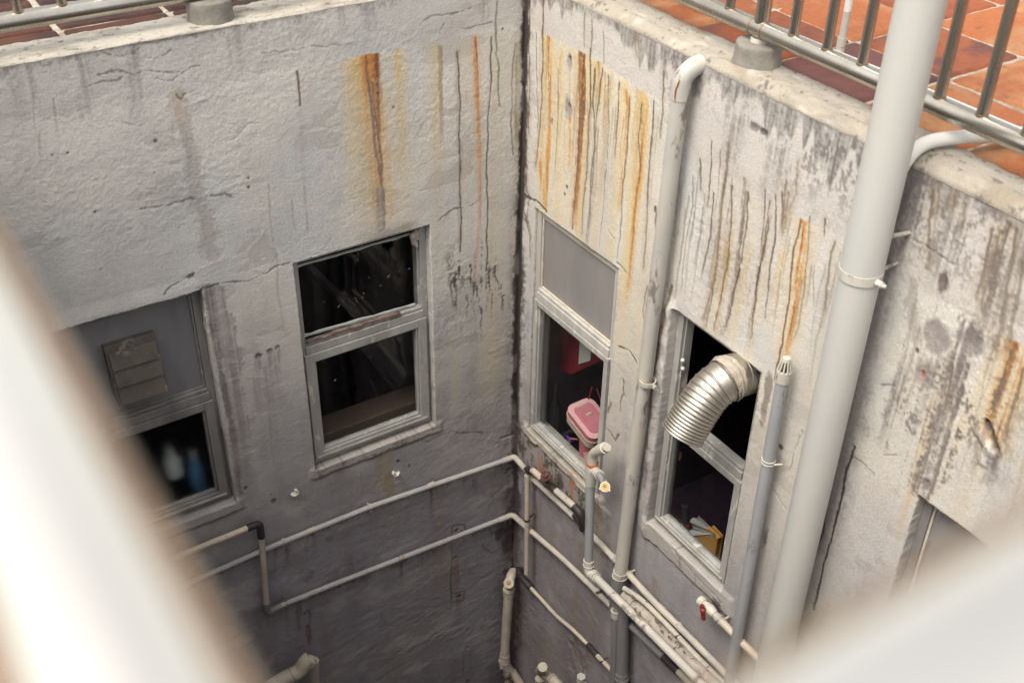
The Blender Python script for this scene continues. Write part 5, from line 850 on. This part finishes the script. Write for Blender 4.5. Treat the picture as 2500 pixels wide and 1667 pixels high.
# the big white pipe
o = .135; wx, wy = -.135, (R_(2115/.9408, 0, o).y+R_(1797/.9408, 1435/.9408, o).y)/2
t = thing('drain_pipe', 'thick white enamelled pipe crossing in front of the railing on the right', 'pipe', (wx, wy, -.2), 'vertical stacks on the right wall')
run(t, 'pipe', [(wx, wy, -.335), (wx, wy, 2.9)], .0645, 'white_pipe', n=48); run(t, 'lower_pipe', [(wx, wy, -5.1), (wx, wy, -.325)], .0615, 'white_pipe', n=48)
b = MB(); b.ring((wx, wy, -.352), (0, 0, 1), .0615, .0665, .030, 48); b.tube([(wx-.01, wy-.066, -.338), (wx+.00, wy-.098, -.338)], .006, n=10); b.tube([(wx-.002, wy-.064, -.338), (wx-.002, wy-.088, -.338)], .011, n=6); b.tube([(wx+.04, wy-.025, -.338), (.01, wy-.02, -.338)], .006, n=8); b.build('clamp', M_['grey_pipe'], t)
b = MB(); b.tube([(wx+.05, wy-.035, -.215), (.01, wy-.04, -.225)], .007, n=8); b.build('bracket', M_['pvc_dirty'], t)
t = thing('drain_pipe', 'narrow pale pipe half hidden just left of the thick white pipe', 'pipe', (-.06, wy+.09, -.2), 'vertical stacks on the right wall')
run(t, 'pipe', [(-.055, wy+.050, -5.0), (-.055, wy+.050, -.05)], .025, 'grey_pipe', n=24)
# cream drain near the corner, bottom
o = .11
t = thing('waste_pipe', 'cream drain with an open threaded socket standing in the bottom corner', 'pipe', tuple(L_(1240, 1440, o)))
run(t, 'pipe', [L_(1242, 1440, o), L_(1232, 1600, o)], .0275, 'pvc', n=24); collar(t, L_(1241.6, 1453, o), L_(1242, 1438, o), .031, 'pvc'); run(t, 'elbow', [L_(1243, 1432, o), L_(1246, 1408, o-.02), L_(1253, 1396, o-.06)], .0275, 'pvc', n=24, fillet=.03)
sc = L_(1242, 1423, o+.035); sn = (Vector(CAM)-sc).normalized(); b = MB(); b.ring(sc-sn*.02, sn, .0145, .029, .022, 6 if False else 24); b.build('socket', M_['pvc'], t); b = MB(); b.ring(sc-sn*.01, sn, .008, .0150, .004, 20); b.ball(sc-sn*.014, .012); b.build('socket_thread', M_['brass'], t)
run(t, 'bend', [L_(1232, 1596, o), L_(1234, 1626, o), L_(1258, 1652, o+.03)], .0305, 'pvc', n=24, fillet=.05); run(t, 'pipe', [L_(1250, 1640, o+.02), L_(1292, 1700, o+.12)], .0275, 'pvc', n=24); collar(t, L_(1231.5, 1606, o), L_(1231, 1612, o), .0315, 'pvc')
b = MB(); b.tube([L_(1226, 1625, o), L_(1222, 1627, o)], .018, n=14); b.build('access_cap', M_['pvc_white'], t)
# bottom left bend
o = .16; Lq = lambda x, y, oo=o: L_(x, y, oo)
t = thing('waste_pipe', 'cream swept bend emerging beside the blurred rail at the bottom left', 'pipe', tuple(Lq(740, 1640)))
run(t, 'pipe', [Lq(640, 1690), Lq(700, 1652), Lq(732, 1638), Lq(746, 1615), Lq(757, 1606)], .0385, 'pvc', n=26, fillet=.06); run(t, 'drop_pipe', [L_(764, 1612, .10), L_(767, 1700, .10)], .031, 'pvc', n=24); b = MB(); b.ball(Lq(755, 1616), .0385, 20, 14); b.build('end', M_['pvc'], t)
for q_ in ((Lq(712, 1646), Lq(715, 1644)), (Lq(733, 1637.5), Lq(735, 1634.5))): b = MB(); b.ring(q_[0], q_[1]-q_[0], .037, .0402, .004, 26); b.build('joint_line', M_['dark_pipe'], t)
# bottom centre tee and grey cap
o = .20
t = thing('waste_pipe', 'cream branch fitting with a hexagonal cap at the bottom edge', 'pipe', tuple(R_(1335, 1648, o)))
run(t, 'pipe', [R_(1322, 1640, o), R_(1345, 1653, o), R_(1380, 1690, o)], .027, 'pvc', n=22, fillet=.04); run(t, 'hex_cap', [R_(1318, 1637, o+.02), R_(1325, 1627, o+.05)], .0265, 'pvc', n=8); run(t, 'drop_pipe', [R_(1318, 1655, o), R_(1318, 1720, o)], .026, 'pvc', n=20); collar(t, R_(1347, 1655, o), R_(1350, 1658, o), .030, 'pvc')
t = thing('waste_pipe', 'small grey capped stub at the bottom edge below the hose', 'pipe', tuple(R_(1418, 1660, .1))); run(t, 'hex_cap', [R_(1417, 1662, .10), R_(1419, 1650, .10)], .024, 'grey_pipe', n=6); run(t, 'pipe', [R_(1420, 1660, .09), R_(1440, 1700, .09)], .019, 'grey_pipe', n=16)
# ---------------------------------------------------------------- ribbed duct
M_['foil'].node_tree.nodes['Principled BSDF'].inputs['Roughness'].default_value = .28
path = [Vector(p) for p in ((PR(1838, 905, -.14)), (PR(1812, 912, -.03)), PR(1775, 925, .06), PR(1735, 955, .13), PR(1702, 1000, .19), PR(1664, 1062, .25))]
def spline(P, n):
    out = []
    for i in range(len(P)-1):
        p0, p1, p2, p3 = P[max(i-1, 0)], P[i], P[i+1], P[min(i+2, len(P)-1)]
        for k in range(n): t_ = k/n; out.append(.5*((2*p1)+(p2-p0)*t_+(2*p0-5*p1+4*p2-p3)*t_*t_+(3*p1-p0-3*p2+p3)*t_**3))
    return out+[P[-1]]
sp = spline(path, 40); ln_ = [0]
for a1, b1 in zip(sp[:-1], sp[1:]): ln_.append(ln_[-1]+(b1-a1).length)
tot = ln_[-1]; NS = 420; pts = []; rr = []; j = 0
ribs = []; x = tot-.004
gap = .0128
while x > .02: ribs.append(x); x -= gap; gap = gap*1.0 if x > tot-.13 else min(gap*1.14, .034)
for k in range(NS+1):
    d_ = tot*k/NS
    while j < len(ln_)-2 and ln_[j+1] < d_: j += 1
    t_ = (d_-ln_[j])/max(1e-9, ln_[j+1]-ln_[j]); pts.append(sp[j].lerp(sp[j+1], t_)); nr = min(abs(d_-r_2) for r_2 in ribs); rr.append(.0815+.0034*math.exp(-(nr/.0023)**2))
t = thing('flexible_duct', 'shiny ribbed foil duct bending out of the upper half of the window', 'duct', tuple(path[2]))
b = MB(); b.tube(pts, rr, n=56, caps=False); dd = b.build('duct_tube', M_['foil'], t); sm = dd.modifiers.new('s', 'SOLIDIFY'); sm.thickness = .0015
i0 = int(NS*.42); b = MB(); rnd = random.Random(4); rg = [.0885+rnd.uniform(-.003, .004) for _ in range(14)]; b.tube([pts[i0+k*2] for k in range(14)], rg, n=40, caps=False, wob=.035, seed=9); b.build('tape_cuff', M_['gaffer'], t)

# ---------------------------------------------------------------- railings
def footing(parent, x, y, z, r, h):
    b = MB(); n = 36; rnd = random.Random(int(abs(x*1000))); prof = [(r*1.06, -.03), (r*1.05, .0), (r, .012), (r*.995, h*.7), (r*.985, h-.008), (r*.955, h-.001), (r*.7, h), (.0, h+.001)]; vs = []; fs = []
    for i, (q, zz) in enumerate(prof):
        for k in range(n): a = 2*math.pi*k/n; w_ = 1+.012*math.sin(3*a+i)+rnd.uniform(-.008, .008)*(i < 6); vs.append((x+q*w_*math.cos(a), y+q*w_*math.sin(a), z+zz))
    for i in range(len(prof)-1):
        for k in range(n): fs.append((i*n+k, i*n+(k+1) % n, (i+1)*n+(k+1) % n, (i+1)*n+k))
    b.add(vs, fs, True); return b.build('footing', M_['footing'], parent)
def welds(b, p, r): b.ring(p, (0, 0, 1), r*.98, r*1.14, .005, 20)
M_['weld'] = mat('heat_tinted_weld', (.30, .19, .10), (.42, .34, .22), 60, .4, .8)
M_['grout'] = mat('white_grout', (.62, .60, .55), (.40, .37, .33), 40, .9, bump=.002)
rx, rz_ = .117, .112
t = thing('railing', 'stainless steel railing over the orange paving on the right', 'railing', (rx, -1.24, 0), 'railings round the well')
run(t, 'bottom_rail', [(rx, -3.9, rz_), (rx, .115, rz_)], .0300, 'steel', n=32); run(t, 'top_rail', [(rx, -3.9, 1.16), (rx, .115, 1.16)], .0315, 'steel', n=32)
for y in (-1.236, -2.72, .10): run(t, 'post', [(rx+.004, y, .055), (rx+.004, y, 1.14)], .0255, 'steel', n=28); footing(t, rx+.006, y, -.004, .0805, .072); b = MB(); b.ring((rx+.004, y, .066), (0, 0, 1), .024, .030, .016, 24); b.build('grout_collar', M_['grout'], t)
ys = [-1.081-.1487*k for k in (-7, -6, -5, -4, -3, -2, -1, 0)]+[-1.386-.1475*k for k in range(9)]+[-2.87-.1475*k for k in range(7)]
for y in ys: bal = run(t, 'baluster', [(rx, y, rz_+.012), (rx, y, 1.14)], .0168, 'steel', n=22); b = MB(); welds(b, (rx, y, rz_+.0255), .0168); b.build('weld_bead', M_['weld'], bal)
b = MB()
for sgn in (-1, 1): b.ring((rx, -1.236+sgn*.028, rz_), (0, 1, 0), .0296, .0315, .006, 28)
b.build('weld_bead', M_['weld'], t)
ly, lz = .093, .100
t = thing('railing', 'stainless steel railing over the dark brick paving on the left', 'railing', (-1.30, ly, 0), 'railings round the well')
run(t, 'bottom_rail', [(-2.60, ly, lz), (.10, ly, lz)], .0315, 'steel', n=32); run(t, 'top_rail', [(-2.60, ly, 1.16), (.10, ly, 1.16)], .0315, 'steel', n=32)
for x in (-1.305, -2.62): run(t, 'post', [(x, ly, .055), (x, ly, 1.14)], .0255, 'steel', n=28); footing(t, x, ly+.003, -.004, .082, .075)
xs_ = [-1.949-.142*k for k in range(4, -1, -1)]+[-1.807, -1.665, -1.523, -1.405]+[-1.165+.142*k for k in range(8)]
for x in xs_: bal = run(t, 'baluster', [(x, ly, lz+.012), (x, ly, 1.14)], .0168, 'steel', n=22); b = MB(); welds(b, (x, ly, lz+.027), .0168); b.build('weld_bead', M_['weld'], bal)
# the railing the photographer leans over: top rail turns the near corner
NX, NZ, NY, NR_ = -2.5715, 1.180, -3.8035, .0275
t = thing('railing', 'blurred pale handrail right in front of the camera, turning the near corner', 'railing', (NX, NY, 0), 'railings round the well')
run(t, 'handrail', [(NX, .09, NZ), (NX, NY, NZ), (.1, NY, NZ)], NR_, 'steel_near', n=40, fillet=.035); run(t, 'bottom_rail', [(NX, .02, .11), (NX, NY, .11), (.06, NY, .11)], .025, 'steel', n=24, fillet=.05)
for y in [-3.70+.148*k for k in range(25)]: run(t, 'baluster', [(NX, y, .12), (NX, y, NZ-.01)], .012, 'steel', n=14)
for x in [-2.40+.148*k for k in range(17)]: run(t, 'baluster', [(x, NY, .12), (x, NY, NZ-.01)], .012, 'steel', n=14)
for x, y in ((NX, NY), (NX, -2.0), (-1.2, NY)): run(t, 'post', [(x, y, -.02), (x, y, NZ-.02)], .022, 'steel', n=20)
# white conduit behind the right railing, riser, hose over the coping
t = thing('conduit_pipe', 'white conduit lying on the orange paving behind the railing', 'conduit', (.375, -1.5, 0))
run(t, 'conduit', [(.375, -3.4, .006), (.372, -1.6, .006), (.36, -.9, .006), (.35, .6, .006)], .0235, 'pvc_white', n=22); M_['plainwhite'] = mat('clean_white_pvc', (.74, .73, .70), (.66, .65, .62), 5, .4)
t.children[0].data.materials[0] = M_['plainwhite']
t = thing('riser_pipe', 'thin paint streaked pipe rising from the white conduit behind the balusters', 'pipe', (.395, -1.355, 0))
run(t, 'pipe', [(.392, -1.352, .01), (.392, -1.352, 2.2)], .0125, 'grey_pipe', n=18); run(t, 'joint', [(.392, -1.352, .0), (.392, -1.352, .07)], .0158, 'pvc_dirty', n=18); run(t, 'paint_band', [(.392, -1.352, .16), (.392, -1.352, .21)], .0130, 'plainwhite', n=18)
t = thing('waste_pipe', 'white painted hose bending over the coping behind the thick white pipe', 'pipe', (.08, -1.95, .02))
run(t, 'hose', [(.372, -2.10, .015), (.24, -2.06, .022), (.13, -2.03, .03), (.05, -2.015, .030), (-.02, -2.02, .010), (-.055, -2.02, -.06)], .0205, 'pvc_white', n=24, fillet=.06)
t.children[0].data.materials[0] = M_['plainwhite']
# rubble heap in the bottom corner
t = MB(); rnd = random.Random(8)
for k in range(9):
    c = L_(1255+rnd.uniform(-22, 25), 1668+rnd.uniform(-32, 12), .06+rnd.uniform(0, .1)); r_ = rnd.uniform(.02, .05); t.ball(c, r_, 9, 6, (rnd.uniform(.8, 1.2), rnd.uniform(.8, 1.2), rnd.uniform(.6, 1)))
tag(t.build('rubble', mat('wet_brown_rubble', (.10, .075, .06), (.22, .18, .14), 12, .8, bump=.006, bscale=40)), 'heap of grimy rubble behind the drain in the bottom corner', 'rubble', kind='stuff')
